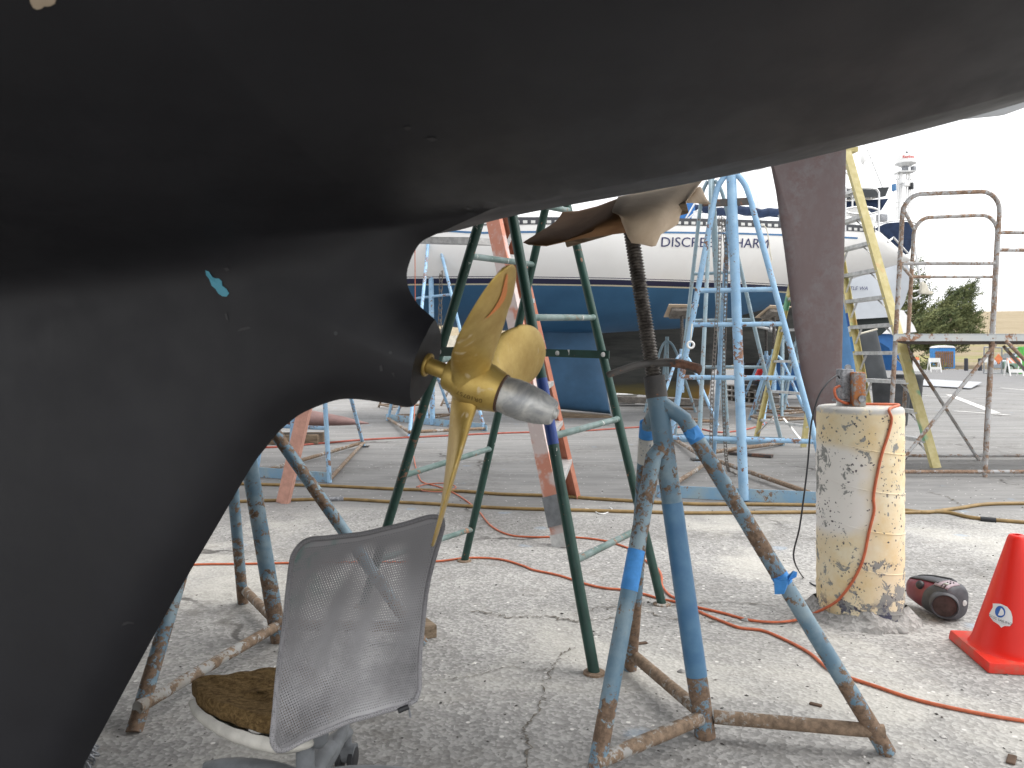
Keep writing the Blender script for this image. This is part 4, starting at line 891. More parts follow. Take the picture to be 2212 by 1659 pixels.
cen = sum(seat_out, V()) / len(seat_out)
fb_ = MB(); so = spline(seat_out + [seat_out[0]], 5)[:-1]; n_ = len(so); rings = []
def jit(p, a): return p + V((math.sin(p.x * 91 + p.y * 57), math.cos(p.x * 77 - p.y * 83), math.sin(p.x * 63 + p.y * 120))) * a
for f_, dz in ((.96, -.034), (.99, -.03), (1.0, -.010), (.99, .0), (.95, .004), (.8, .004), (.6, .001), (.4, -.003), (.2, -.006), (.01, -.006)):
    rings.append([jit(cen + (p - cen) * f_, .0022) + V((0, 0, dz + (.0025 * math.sin(p.x * 55 * f_ + p.y * 38) if f_ < .95 else 0))) for p in so])
for r_ in rings: r_.append(r_[0])
fb_.grid(rings); fb_.build('foam_seat', MAT['foam'], CH, 60)
cu_ = MB(); rings = []
for f_, dz in ((.90, -.030), (1.0, -.036), (1.02, -.044), (1.0, -.052), (.86, -.066), (.6, -.075), (.1, -.078)):
    rings.append([jit(cen + V((.004, -.022, 0)) + (p - cen) * f_, .001) + V((0, 0, dz)) for p in so + [so[0]]])
cu_.grid(rings); cu_.build('seat_cushion', MAT['cushion'], CH, 60)
tv = MB()
for k in range(26):                                # frayed threads on the cushion edge: one ragged fringe
    p = so[(len(so) - 18 + k) % len(so)]; p2 = cen + V((.004, -.022, -.04)) + (p - cen) * 1.02
    w_ = rnd.uniform(.002, .005); d_ = V((rnd.uniform(-.02, .01), rnd.uniform(-.02, 0), rnd.uniform(-.03, .012)))
    tv.add([p2 + V((-w_, 0, .01)), p2 + V((w_, 0, .01)), p2 + d_], [(0, 1, 2)])
hub = V((-.43, 1.60, .10))
MB().lathe(hub + V((0, 0, -.03)), (0, 0, 1), [(0, .035), (.05, .033), (.06, .020), (.13, .019)], 24).build('gas_column', MAT['greyplastic'], CH)
MB().tube([hub + V((.0, 0, .10)), hub + V((-.02, .04, .13)), hub + V((-.06, .12, .145))], .03, 12).build('seat_mount', MAT['black'], CH)
MB().tube([backpt(.35, .02) + V((-.01, .03, 0)), backpt(.35, .02) + V((-.02, .05, -.05)), hub + V((-.03, .05, .12))], .016, 12, smooth=4).build('back_support', MAT['greyplastic'], CH)
for k in range(5):
    a = R(84 + 72 * k); d_ = V((math.cos(a), math.sin(a), 0)); e = hub + d_ * .27
    MB().tube([hub + V((0, 0, .012)), hub + d_ * .09 + V((0, 0, .022)), hub + d_ * .2 + V((0, 0, .010)), e + V((0, 0, -.008))], [.030, .026, .021, .017], 12, flat=.7, smooth=4).build('star_leg', MAT['greyplastic'], CH, 60)
    cs_ = MB().tube([e + V((0, 0, .0)), e + V((0, 0, -.045))], [.011, .013], 10).build('caster', MAT['greyplastic'], CH)
    sd_ = V((-d_.y, d_.x, 0))
    for s_ in (-1, 1): MB().lathe(V((e.x, e.y, .03)) + sd_ * (s_ * .008), sd_ * s_, [(0, .026), (.003, .0295), (.012, .0295), (.015, .024), (.016, .012)], 18).build('wheel', MAT['black'], cs_)
    MB().tube([V((e.x, e.y, .03)) + sd_ * -.022 + V((0, 0, .012)), V((e.x, e.y, .03)) + sd_ * .022 + V((0, 0, .012))], .0225, 16).build('wheel_cover', MAT['greyplastic'], cs_)
arm = MB(); arm.tube([px(690, 1659, 1.70), px(716, 1622, 1.74), px(738, 1586, 1.80), px(746, 1566, 1.84)], [.024, .020, .015, .010], 12, smooth=4); arm.build('tilt_arm', MAT['greyplastic'], CH, 60)

# ------------------------------------------------------------------ traffic cone with sticker
KC = V((1.69, 2.57, 0)); KN = thing('traffic_cone', KC, 'red traffic cone with a torn white sticker', 'cone')
ar = math.atan2(-.15, .99)
b = MB(); b.box(KC + V((0, 0, .017)), .315, .315, .034, ar, .965); b.build('base', MAT['cone_base'], KN, 20, .008)
for a in range(4):
    c_ = KC + Matrix.Rotation(ar + a * math.pi / 2, 3, 'Z') @ V((.12, .12, .003)); MB().box(c_, .06, .06, .006, ar).build('base_foot', MAT['cone_base'], KN, 20)
def crad(z): return np.interp(z, [.03, .04, .055, .41], [.150, .140, .132, .026])
cp_ = [(.030, .150), (.036, .142), (.045, .136), (.06, .1305)] + [(z, float(crad(z))) for z in (.1, .15, .2, .25, .3, .35, .40)] + [(.409, .025), (.412, .021), (.412, .013), (.40, .012), (.30, .03)]
b = MB(); b.lathe(KC, (0, 0, 1), cp_, 64, False); b.build('cone_body', MAT['cone'], KN, 60)
ang0 = math.atan2(-KC.y, -KC.x) - .48; zc = .158
slant = math.hypot(.355, .106); 
def conept(tx, ty, off=.0012):
    z_ = zc + ty * .355 / slant; r_ = float(crad(z_)) + off; a_ = ang0 + tx / float(crad(zc)); return KC + V((math.cos(a_) * r_, math.sin(a_) * r_, z_))
def cone_patch(pts, m, nm, off, parent=KN, sub=4):
    b = MB(); c_ = (sum(p[0] for p in pts) / len(pts), sum(p[1] for p in pts) / len(pts)); n_ = len(pts)
    loops = [[conept(c_[0] + (p[0] - c_[0]) * k / sub, c_[1] + (p[1] - c_[1]) * k / sub, off) for p in pts + [pts[0]]] for k in range(1, sub + 1)]
    b.grid(loops); b.add([conept(*c_, off)] + loops[0][:-1], [(0, i + 1, (i + 1) % n_ + 1) for i in range(n_)])
    return b.build(nm, m, parent, 0)
stk = cone_patch([(-.034, .030), (-.020, .034), (-.004, .037), (.018, .033), (.030, .021), (.035, .006), (.036, -.014), (.030, -.026), (.016, -.029), (.008, -.037), (.001, -.030), (-.018, -.024), (-.036, -.012), (-.037, -.004), (-.030, .018)], MAT['white'], 'sticker', .0010)
ci = [(-.002 + .0165 * math.cos(a * .2618), .012 + .0185 * math.sin(a * .2618)) for a in range(24)]
cone_patch(ci, MAT['logo_blue'], 'emblem', .0018, stk)
cone_patch([(.000, .025), (.0045, .023), (.009, .018), (.0115, .011), (.010, .005), (.005, .001), (-.002, -.0005), (-.006, .0), (-.002, .010)][:8] + [(-.004, .008)], MAT['white'], 'sail_mark', .0026, stk)
for tx_, sz, m_, oy in (('OCSC SAILING', .0108, MAT['ink'], -.0145), ('Inspire. Confidence.', .0052, MAT['ink_grey'], -.0215)):
    vs, fs = text_mesh(tx_, sz); sl_ = -.12
    MB().add([conept(v.x, v.y + oy + v.x * sl_, .0024) for v in vs], fs).build('sticker_text', m_, stk, 0)

# ------------------------------------------------------------------ boombox
BX = thing('boombox', V((1.66, 3.0, 0)), 'maroon portable stereo lying beside the yellow pillar', 'boombox')
A0, A1 = px(1966, 1308, 3.12), px(2068, 1325, 2.92)
A0.z, A1.z = .080, .070
ad = (A1 - A0).normalized(); asd = ad.cross(V((0, 0, 1))).normalized(); aup = asd.cross(ad)
def bpt(t, a, k=1.0):                             # superelliptic body section
    w_ = np.interp(t, [0, .03, .12, .35, .7, .93, 1], [.010, .030, .048, .060, .066, .066, .058]) * k; h_ = np.interp(t, [0, .03, .12, .35, .7, .93, 1], [.018, .032, .044, .056, .066, .068, .060]) * k
    c_, s__ = math.cos(a), math.sin(a); e = .75
    return A0.lerp(A1, t) + asd * (w_ * math.copysign(abs(c_) ** e, c_)) + aup * (h_ * math.copysign(abs(s__) ** e, s__))
def bstrip(ts, as_, k, nm, m, parent=BX, close=False):
    b = MB(); b.grid([[bpt(t, a, k) for a in as_] for t in ts])
    o = b.build(nm, m, parent, 60); md = o.modifiers.new('thickness', 'SOLIDIFY'); md.thickness = .003; md.offset = 0; return o
AL = [2 * math.pi * i / 40 for i in range(41)]
TS = [0, .01, .03, .07, .12, .2, .3, .4, .5, .6, .7, .8, .9, .95, 1]
b = MB(); b.grid([[bpt(t, a) for a in AL] for t in TS]); b.add([A0] + [bpt(0, a) for a in AL[:-1]], [(0, i + 1, (i + 1) % 40 + 1) for i in range(40)]); b.build('body', MAT['maroon'], BX, 60)
fc = MB(); rr_ = []
ac = R(250)                                         # the shell reaches farther back on the lower camera side
for f_, k_ in ((0, 1.005), (.04, 1.03), (.2, 1.035), (.4, 1.035), (.6, 1.035), (.8, 1.035), (.92, 1.03), (1.0, 1.0)):
    rr_.append([bpt(1 - (1 - f_) * (.30 + .20 * math.cos(a - R(330))), a, k_) for a in AL])
for off, k_ in ((.004, .9), (.006, .5), (.006, .03)): rr_.append([bpt(1, a, k_) + ad * off for a in AL])
fc.grid(rr_); fc.build('speaker_shell', MAT['dustgrey'], BX, 60)
sdn = (ad * .72 + asd * .69 - aup * .06).normalized(); spc = A1 - ad * .012 + asd * .052 - aup * .004
b = MB(); b.lathe(spc, sdn, [(-.03, .050), (.004, .050), (.014, .049), (.018, .045), (.012, .041)], 36, False); b.build('speaker_ring', MAT['dustgrey'], BX, 60)
b = MB(); b.lathe(spc + sdn * .008, sdn, [(0, .0415), (.004, .0405), (.007, .030), (.009, .012), (.010, .001)], 36); b.build('speaker_grille', MAT['grille'], BX, 60)
b = MB(); b.lathe(A1 + ad * .004 - asd * .03, ad, [(0, .012), (.004, .011), (.006, .002)], 18); b.build('silver_button', MAT['alu'], BX, 60)
bstrip([.02, .1, .2, .35, .5, .65, .75], [R(x) for x in (62, 74, 86, 98, 110, 122)], 1.07, 'top_lid', MAT['dustgrey'])
b = MB(); b.tube([bpt(t, R(120), 1.13) for t in (.02, .1, .3, .5, .7)], .006, 10, smooth=4); b.build('handle', MAT['black'], BX, 60)
bstrip([.70, .8, .9, .97], [R(x) for x in (50, 60, 70, 84, 100)], 1.06, 'control_panel', MAT['silver'])
bstrip([.84, .92], [R(x) for x in (66, 76)], 1.09, 'display', MAT['lcd'])
for a in (54, 60, 82, 90):
    for t_ in (.85, .91): MB().lathe(bpt(t_, R(a), 1.05), bpt(t_, R(a), 1.2) - bpt(t_, R(a), 1.0), [(0, .0028), (.004, .0026)], 8).build('button', MAT['black'], BX)
for t_, a in ((.44, 34), (.72, 126)): MB().lathe(bpt(t_, R(a), .98), bpt(t_, R(a), 1.2) - bpt(t_, R(a), 1.0), [(0, .017), (.008, .016), (.014, .011), (.016, .003)], 20).build('knob', MAT['black'], BX)
cord('power_lead', [bpt(.02, R(200)), bpt(.0, R(190)) + V((-.02, .03, -.03)), V((A0.x - .05, A0.y + .06, .006)), V((A0.x - .1, A0.y + .15, .004))], .003, MAT['black'], 'short black lead behind the maroon stereo', 'cord')

# ------------------------------------------------------------------ tall tripod frames
def tall_stand(lab, bl, br, apex, top, m, mb, k=1.0, rungs=(.18, .36, .515, .615), group='tall blue tripod frames', mid=.5, n_low=1):
    t = thing('tripod_stand', (bl + br + apex) / 3, lab, 'tripod stand', group)
    foot = bl.lerp(br, mid); H_ = top.z
    MB().beam(bl + (bl - br) * .02 + V((0, 0, .045 * k)), br + (br - bl) * .02 + V((0, 0, .045 * k)), .012 * k, .085 * k).build('base_bar', mb, t, 0)
    pipe('post', [foot + V((0, 0, .01)), top], .034 * k, m, t, 18)
    pts_ = {}
    for e in (bl, br, apex):
        near = foot.lerp(top, .86); o_ = (e - foot); o_.z = 0; o_ = o_.normalized() * .13 * k
        j = [e, near + o_, foot.lerp(top, .915) + o_ * .72, foot.lerp(top, .95) + o_ * .3]
        MB().tube([j[0], j[0].lerp(j[1], .9)] + spline(j[1:], 4), .0205 * k, 12).build('leg', m, t, 60); pts_[id(e)] = j
    for f_ in rungs:
        for e in (bl, br):
            p_ = foot.lerp(top, f_); j = pts_[id(e)]; q_ = j[0].lerp(j[1], (p_.z - j[0].z) / (j[1].z - j[0].z))
            pipe('rung', [p_, q_], .0175 * k, m, t, 10)
    for e in (bl, br): pipe('base_brace', [e + V((0, 0, .03 * k)), apex + V((0, 0, .06 * k))], .019 * k, MAT['jack_brace'] if mb is not MAT['tall'] else m, t, 10)
    MB().beam(apex + V((-.06 * k, 0, .012)), apex + V((.06 * k, 0, .012)), .09 * k, .012).build('foot_plate', MAT['nut'], t, 0)
    z_ = foot.lerp(top, .87); x_ = (br - bl).normalized() * .10 * k
    MB().beam(z_ - x_ * 1.15, z_ + x_ * 1.15, .02, .05 * k).build('chain_notch', MAT['nut'], t, 0)
    return t
T1 = tall_stand('nearest tall pale blue tripod frame, with a chain, left of the mauve rudder', gp(1425, 1074), gp(1800, 1092), gp(1540, 1006), px(1578, 340, 5.38), MAT['tall'], MAT['tall_flat'])
T2 = tall_stand('grey blue tripod frame standing just behind the nearest tall blue one', gp(1456, 954), gp(1690, 963), gp(1508, 995), px(1535, 360, 8.9), MAT['tall_grey'], MAT['tall_flat'], 1.1, (.28, .45, .62))
T3 = tall_stand('blue tripod frame at the left, beside the mauve keel on its blocks', gp(552, 1030), gp(712, 1043), gp(786, 966), px(660, 420, 6.6), MAT['tall'], MAT['tall_flat'], .95)
T4 = tall_stand('far blue tripod frame seen through the gap above the skeg', gp(838, 908), gp(1047, 931), gp(884, 945), px(930, 440, 11.6), MAT['tall'], MAT['tall_flat'], 1.15, (.30, .58))
def chain(pts, lk, lab, origin, m='chain'):
    pts = spline([V(p) for p in pts], 30); L = [0]
    for a, b in zip(pts, pts[1:]): L.append(L[-1] + (b - a).length)
    b = MB(); step = lk * .74; n_ = int(L[-1] / step); k = 0
    for i in range(n_):
        s_ = i * step
        while k < len(L) - 2 and L[k + 1] < s_: k += 1
        p = pts[k].lerp(pts[k + 1], (s_ - L[k]) / max(1e-6, L[k + 1] - L[k])); t = (pts[k + 1] - pts[k]).normalized()
        u = t.cross(V((.31, .93, .2))).normalized(); w = t.cross(u); sd_ = (u if i % 2 else w) if i % 2 else (u * .9 + w * .43).normalized()
        w_ = lk * .27; h_ = lk * .5 - w_; rr = lk * .075
        ring = [p + t * (h_ * (1 if math.sin(a) > 0 else -1) + w_ * math.sin(a)) + sd_ * (w_ * math.cos(a)) for a in [2 * math.pi * j / 12 + .01 for j in range(13)]]
        b.tube(ring, rr, 5, False)
    return tag(b.build('chain', MAT[m], None, 60, origin=origin), lab, 'chain')
zc1 = px(1556, 472, 5.32)
chain([zc1, px(1553, 600, 5.3), px(1546, 720, 5.28), px(1538, 860, 5.25), px(1536, 1000, 5.3)], .038, 'rusty chain hanging straight inside the nearest tall blue frame', zc1)
zc2 = px(1562, 476, 5.6)
chain([zc2, px(1569, 560, 5.7), px(1566, 700, 5.8), px(1563, 860, 5.9), px(1570, 1000, 6.1), gp(1582, 1020, .03), gp(1592, 1024, .03)], .042, 'longer grey chain trailing to the ground beside the nearest tall blue frame', zc2)
chain([px(955, 505, 11.5), px(952, 620, 11.5), px(950, 720, 11.5), px(949, 800, 11.5)], .10, 'thin chain hanging from the far blue frame above the skeg', px(955, 505, 11.5))
chain([gp(205, 1612, .012), gp(196, 1622, .03), gp(206, 1630, .02), gp(190, 1632, .035), gp(200, 1642, .02), gp(186, 1646, .012), gp(192, 1655, .03), gp(178, 1655, .012)], .034, 'small heap of grey chain on the ground below the dark keel', gp(195, 1640), 'galv')
gr = px(1492, 745, 5.2); b = MB(); b.tube([gr + V((math.cos(a * .5236) * .022, 0, math.sin(a * .5236) * .022)) for a in range(13)], .008, 8, False)
tag(b.build('ring', MAT['white'], None, 60, origin=gr), 'white ring tied to the nearest tall blue frame', 'ring'); cord('string', [gr + V((0, 0, .03)), px(1493, 722, 5.2), px(1495, 700, 5.25)], .004, MAT['cream'], 'cream string holding the white ring on the blue frame', 'string', 3)

# grey plank resting across the far frames
b = MB(); b.beam(px(880, 519, 6.6), px(1052, 522, 5.4), .22, .045); tag(b.build('plank', MAT['alu'], None, 0, origin=px(960, 520, 6)), 'grey scaffold plank crossing behind the green trestle top', 'plank')

# ------------------------------------------------------------------ boat with the mauve rudder (its hull stays above the near hull's edge)
RB = thing('sailboat', V((2.2, 6.3, 2.4)), 'sailboat behind the dark hull, showing its long mauve rudder above the pillar', 'sailboat', 'sailboats on stands')
ro = [px(x, y, 6.15) for x, y in ((1660, 330), (1828, 300), (1826, 420), (1822, 640), (1817, 860), (1811, 948), (1800, 955), (1768, 952), (1756, 905), (1733, 820), (1715, 705), (1695, 545), (1675, 405))]
def foil(name, poly, th, m, parent, along=(0, 1, 0), sub=9):
    poly = [V(p) for p in poly]; cz = sum(poly, V()) / len(poly); n_ = len(poly); b = MB()
    pl = []
    for i in range(n_):
        for k in range(6): pl.append(poly[i].lerp(poly[(i + 1) % n_], k / 6))
    n_ = len(pl); al = V(along)
    lv = [(1, .06), (.97, .40), (.92, .62), (.82, .82), (.65, .95), (.4, 1), (.0005, 1)]
    L = [[cz + (p - cz) * f_ + al * (s_ * t_ * th / 2) for p in pl + [pl[0]]] for s_ in (1,) for f_, t_ in lv]
    L2 = [[cz + (p - cz) * f_ - al * (t_ * th / 2) for p in pl + [pl[0]]] for f_, t_ in lv]
    b.grid(L2[::-1] + L); return b.build(name, m, parent, 55)
foil('rudder', ro, .085, MAT['rudder'], RB)
hbm = MB(); rows_ = []
for i in range(26):
    X_ = -4 + i * .335; pxx = CX + X_ / 6.3 * F
    zb_ = np.interp(pxx, [-200, 900, 1106, 1670, 1825, 1960, 2052, 2130, 2186, 2206, 2214], [1.7, 2.05, 2.27, 2.72, 2.80, 2.93, 2.957, 2.985, 3.005, 3.04, 3.12]) + .0
    bmx = np.interp(X_, [-4, 0, 2.5, 4.3], [1.7, 1.5, 1.15, .8]); rr_ = []
    for k in range(-10, 11):
        a = k / 10; v_ = a * bmx; rr_.append(V((X_, 6.3 + v_, zb_ + (1 - math.sqrt(max(0, 1 - (abs(a)) ** 2.4))) * 1.2 + abs(v_) * .16)))
    rows_.append(rr_)
hbm.grid(rows_); hbm.build('hull', MAT['gel_grey'], RB, 60)
db_ = MB(); db_.grid([[r_[0], r_[-1]] for r_ in rows_]); db_.build('deck', MAT['gel'], RB, 0)

# ------------------------------------------------------------------ white and blue yacht
YO = V((1.22, 13.2, 0)); ye = V((math.cos(R(10)), math.sin(R(10)), 0)); yn = V((ye.y, -ye.x, 0))
US = [-6.5, -6, -5, -4, -3, -2, -1, 0, 1, 2, 2.8, 3.5, 4.2, 4.88, 5.3, 5.7, 5.98]
def yb(u): return float(np.interp(u, [-6.5, -5, -3.5, -1.5, 0, 2, 3.5, 4.88, 5.98], [.03, .75, 1.3, 1.7, 1.75, 1.62, 1.38, 1.05, .42]))
def yzs(u): return float(np.interp(u, [-6.5, -2, 4.88, 5.98], [3.30, 2.99, 3.17, 2.78]))
def yzb(u): return float(np.interp(u, [-6.5, -5.5, -4, -2, 0, 2, 3.5, 4.5, 5.98], [3.1, 2.2, 1.75, 1.5, 1.42, 1.55, 1.92, 2.28, 2.74]))
def yv(u, z):
    t_ = min(1, max(0, (z - yzb(u)) / max(.02, yzs(u) - yzb(u)))); return yb(u) * max(0, 1 - (1 - t_) ** 2.2) ** .62
def yp(u, v, z): return YO + ye * u + yn * v + V((0, 0, z))
YT = thing('sailing_yacht', V((1.22, 13.2, .1)), 'white yacht with a deep blue bottom, lettered DISCREET CHARM, on stands across the yard', 'yacht', 'sailboats on stands')
q = M('yacht_paint', .34, .5); z_ = q.xyz()[2]; wx = q.math('ADD', z_, .1)
def band(lo, hi): return q.math('MULTIPLY', q.math('GREATER_THAN', wx, lo), q.math('LESS_THAN', wx, hi))
blue = q.mix(q.ramp(q.noise(1.2, 5, .6), .3, .7), (.026, .105, .215), (.04, .14, .275))
grime = q.ramp(q.noise(1.3, 6, .65, .3, q.mapping((1, 1, .5))), .45, .8)
c = q.mix(q.math('LESS_THAN', wx, 2.115), q.mix(q.math('MULTIPLY', grime, .35), (.86, .85, .83), (.70, .68, .64)), blue)
c = q.mix(band(2.115, 2.135), c, (.62, .57, .42)); c = q.mix(band(2.135, 2.21), c, (.012, .014, .055)); c = q.mix(band(2.226, 2.236), c, (.012, .014, .055)); 
q.col(c); q.rough(q.ramp(wx, 2.1, 2.14, .6, .28)); MAT['yacht'] = q.m
b = MB(); tau = [0, .02, .06, .12, .2, .28, .36, .44, .52, .6, .7, .8, .9, 1]
b.grid([[yp(u, s_ * yv(u, yzb(u) + t_ * (yzs(u) - yzb(u))), yzb(u) + t_ * (yzs(u) - yzb(u))) for s_, t_ in [(-1, t) for t in tau[::-1]] + [(1, t) for t in tau[1:]]] for u in np.interp(np.linspace(0, len(US) - 1, 60), range(len(US)), US)])
b.build('hull', MAT['yacht'], YT, 60)
b = MB(); b.grid([[yp(u, s_ * yb(u) * .99, yzs(u) - .005) for s_ in (-1, 0, 1)] for u in US]); b.build('deck', MAT['gel'], YT, 20)
q = M('slotted_toe_rail', .5, .4); ox = q.xyz()
sl_ = q.math('MULTIPLY', q.math('LESS_THAN', q.math('FRACT', q.math('MULTIPLY', ox[0], 8.5)), .55), 1.0)
zr_ = q.math('ABSOLUTE', q.math('SUBTRACT', ox[2], q.math('ADD', q.math('MULTIPLY', ox[0], .0266), 2.938)))
q.col(q.mix(q.math('MULTIPLY', sl_, q.math('LESS_THAN', zr_, .022)), (.045, .047, .055), (.6, .6, .58))); MAT['toerail'] = q.m
b = MB(); uu = np.linspace(-5.8, 4.8, 40)
b.grid([[yp(u, yb(u) * .995 + d_, yzs(u) + z_) for d_, z_ in ((.012, -.035), (.014, .0), (.010, .075), (-.01, .075), (-.012, -.03))] for u in uu]); b.build('toe_rail', MAT['toerail'], YT, 0)
b = MB(); uu = np.linspace(-5.5, 4.42, 40); b.grid([[yp(u, yv(u, yzs(u) - .13 - d_) + .004, yzs(u) - .13 - d_) for d_ in (0, .028)] for u in uu]); b.build('cove_stripe', MAT['mblue'], YT, 0)
vs, fs = text_mesh('DISCREET CHARM', .205)
uc = 1.70; b = MB()
wtx = max(v.x for v in vs) - min(v.x for v in vs); kx = 1.86 / wtx
def ypt(v): 
    u = uc + v.x * kx; z = yzs(u) - .295 + v.y * 1.0 ; return yp(u, yv(u, z) + .008, z)
b.add([ypt(v) for v in vs], fs); b.build('name_lettering', MAT['navy_ink'], YT, 0)
foil('keel', [px(x, y, 13.2) for x, y in ((1120, 660), (1275, 660), (1290, 720), (1319, 894), (1182, 881))], .30, MAT['keelblue'], YT)
foil('rudder', [px(x, y, 13.75) for x, y in ((1770, 640), (1829, 640), (1852, 838), (1795, 838))], .12, MAT['mblue'], YT)
pipe('propeller_shaft', [px(1560, 690, 13.2), px(1664, 711, 13.25)], .025, MAT['alu'], YT)
b = MB(); b.lathe(px(1664, 711, 13.25), px(1690, 716, 13.25) - px(1664, 711, 13.25), [(-.02, .05), (.06, .055), (.1, .02)], 12); b.build('folding_propeller', MAT['alu'], YT)
b = MB(); b.prism([yp(u, .55, z) for u, z in ((-3.2, 2.95), (2.4, 3.0), (2.3, 3.25), (1.6, 3.30), (-2.4, 3.32), (-3.0, 3.12))], yn * -1.1); b.build('cabin', MAT['gel'], YT, 25, .05)
b = MB(); b.tube([px(1495, 474, 12.7), px(1502, 474, 12.7), px(1530, 474, 12.72), px(1538, 475, 12.74)], [.05, .095, .095, .05], 14); b.build('white_fender', MAT['gel'], YT, 60)
b = MB(); pp = [px(x, y, 13.3) for x, y in ((1440, 448), (1500, 451), (1540, 455), (1575, 457), (1610, 456), (1650, 459), (1695, 462), (1760, 468))]
b.tube(pp, [.07, .10, .115, .12, .11, .125, .11, .08], 16, smooth=6); b.v = [(p[0], p[1], p[2] + .016 * math.sin(p[0] * 9 + p[1] * 14) + .01 * math.sin(p[0] * 23)) for p in b.v]; b.build('boom_cover', MAT['navy'], YT, 60)
pipe('mast', [px(1636, 478, 13.6), px(1660, 100, 13.6)], .075, MAT['gel'], YT)
for x_, y_, c_ in ((1507, 466, 'steel'), (1690, 474, 'greyplastic'), (1558, 480, 'steel')):
    MB().lathe(px(x_, y_ + 8, 12.6), (0, 0, 1), [(0, .085), (.03, .085), (.035, .06), (.11, .058), (.12, .075), (.135, .07), (.14, .02)], 18).build('winch', MAT[c_], YT)
b = MB(); b.tube([px(1690, 486, 12.3), px(1600, 487, 12.3), px(1545, 484, 12.4), px(1525, 483, 12.4)], .022, 8); b.build('genoa_track', MAT['gel'], YT)
cl = MB(); cl.prism([px(x, y, 13.0) for x, y in ((1455, 476), (1480, 440), (1500, 432), (1504, 462), (1490, 478))], (0, .9, 0)); cl.build('spray_hood', MAT['dblue'], YT, 20, .03)
pipe('hood_frame', [px(1478, 478, 12.9), px(1500, 440, 12.9), px(1513, 432, 12.9)], .014, MAT['steel'], YT); pipe('hood_frame', [px(1484, 474, 12.9), px(1512, 450, 12.9)], .014, MAT['steel'], YT)
b = MB(); b.tube([px(1634, 484, 11.9), px(1645, 485, 11.8), px(1655, 493, 11.75), px(1661, 520, 11.75), px(1664, 548, 11.75), px(1667, 560, 11.75), px(1664, 568, 11.75)], .008, 6, smooth=4); b.build('hanging_line', MAT['cream'], YT)
pipe('lifeline', [px(1400, 432, 12), px(1850, 434, 12.6)], .004, MAT['steel'], YT)
# stern rail, bimini, solar panel, wheel gear
st = MB(); YS = 12.6
for k, pts_ in enumerate(([(1826, 500), (1827, 412), (1832, 407), (1886, 407), (1897, 414), (1899, 425), (1898, 500)], [(1824, 452), (1850, 447), (1880, 448), (1898, 455), (1880, 462), (1850, 462), (1826, 458)], [(1826, 478), (1862, 476), (1898, 480)], [(1842, 498), (1841, 412)], [(1862, 470), (1866, 430), (1875, 424), (1884, 428)])):
    pipe('stern_rail', [px(x, y, YS + .15 * k) for x, y in pts_], .016, MAT['steel'], YT, 8, 3)
b = MB(); b.prism([px(x, y, 13.1) for x, y in ((1800, 410), (1921, 404), (1913, 424), (1800, 431))], (0, .5, .05)); b.build('solar_panel', MAT['solar'], YT, 20)
b = MB(); b.prism([px(x, y, 13.3) for x, y in ((1800, 434), (1898, 430), (1921, 428), (1904, 455), (1896, 447), (1800, 452))], (0, .35, 0)); b.build('canvas_cover', MAT['navy'], YT, 20, .02)
for k, (x_, y_, w_, h_) in enumerate(((1845, 458, .28, .12), (1870, 474, .2, .07), (1836, 487, .12, .1), (1877, 486, .1, .14))): MB().box(px(x_, y_, 12.9), w_, .2, h_).build('deck_fitting', MAT['gel'], YT, 20, .015)
MB().box(px(1905, 471, 12.9), .14, .12, .12, .3).build('stern_light', MAT['galv'], YT, 20, .01)
pipe('backstay', [px(1872, 150, 13.5), px(1863, 418, 13.4)], .008, MAT['steel'], YT); pipe('backstay', [px(1873, 322, 13.4), px(1907, 406, 13.3)], .011, MAT['alu'], YT); pipe('topping_lift', [px(1878, 160, 13.5), px(1868, 404, 13.4)], .006, MAT['steel'], YT)
MB().lathe(px(1864, 338, 13.4), (0, 0, -1), [(-.09, .01), (-.04, .035), (0, .045), (.09, .04), (.14, .01)], 12).build('rope_block', MAT['gel'], YT)
for a, b_ in (((1918, 523), (1930, 513)), ((1930, 513), (1962, 548)), ((1940, 546), (1944, 535))): pipe('stern_ladder', [px(*a, 13.0), px(*b_, 13.1)], .016, MAT['steel'], YT, 8)
kb = MB(); kb.beam(px(1196, 894, 13.2), px(1318, 903, 13.2), .45, .09); tag(kb.build('keel_block', MAT['wood'], None, 0, .01, origin=px(1257, 905, 13.2)), 'weathered timber baulk under the blue yacht keel', 'timber block')

# ------------------------------------------------------------------ the grey sterned boat behind it
SB = thing('sailing_yacht', V((5.2, 17, .1)), 'pale grey stern lettered SEATTLE WA with a radar mast, behind the white yacht', 'yacht', 'sailboats on stands')
q = [px(x, y, 16.6) for x, y in ((1780, 560), (1955, 548), (1965, 585), (1964, 620), (1953, 655), (1936, 684), (1780, 694))]
def hullblock(nm, poly, back, shrink, m, parent, bev=.05):
    b = MB(); n_ = len(poly); cz = sum(poly, V()) / n_; back = V(back)
    L = [[p + V((0, 0, 0)) for p in poly]] + [[cz + (p - cz) * f_ + back * g_ for p in poly] for g_, f_ in ((.25, 1.0), (.6, .95), (1, shrink))]
    b.grid([r_ + [r_[0]] for r_ in L]); b.add(L[0], [tuple(range(n_))[::-1]]); b.add(L[-1], [tuple(range(n_))]); return b.build(nm, m, parent, 40, bev)
hullblock('hull', q, (-3.2, 8, 0), .3, MAT['gel_grey'], SB)
hullblock('bottom', [px(x, y, 16.75) for x, y in ((1780, 692), (1936, 682), (1928, 700), (1905, 722), (1868, 742), (1780, 752))], (-3.2, 7.5, 0), .3, MAT['dkgreen'], SB)
foil('rudder', [px(x, y, 16.6) for x, y in ((1845, 728), (1856, 719), (1893, 711), (1918, 824), (1868, 826))], .15, MAT['slate'], SB)
foil('keel', [px(x, y, 19) for x, y in ((1560, 700), (1800, 700), (1806, 850), (1640, 855))], .4, MAT['dblue'], SB)
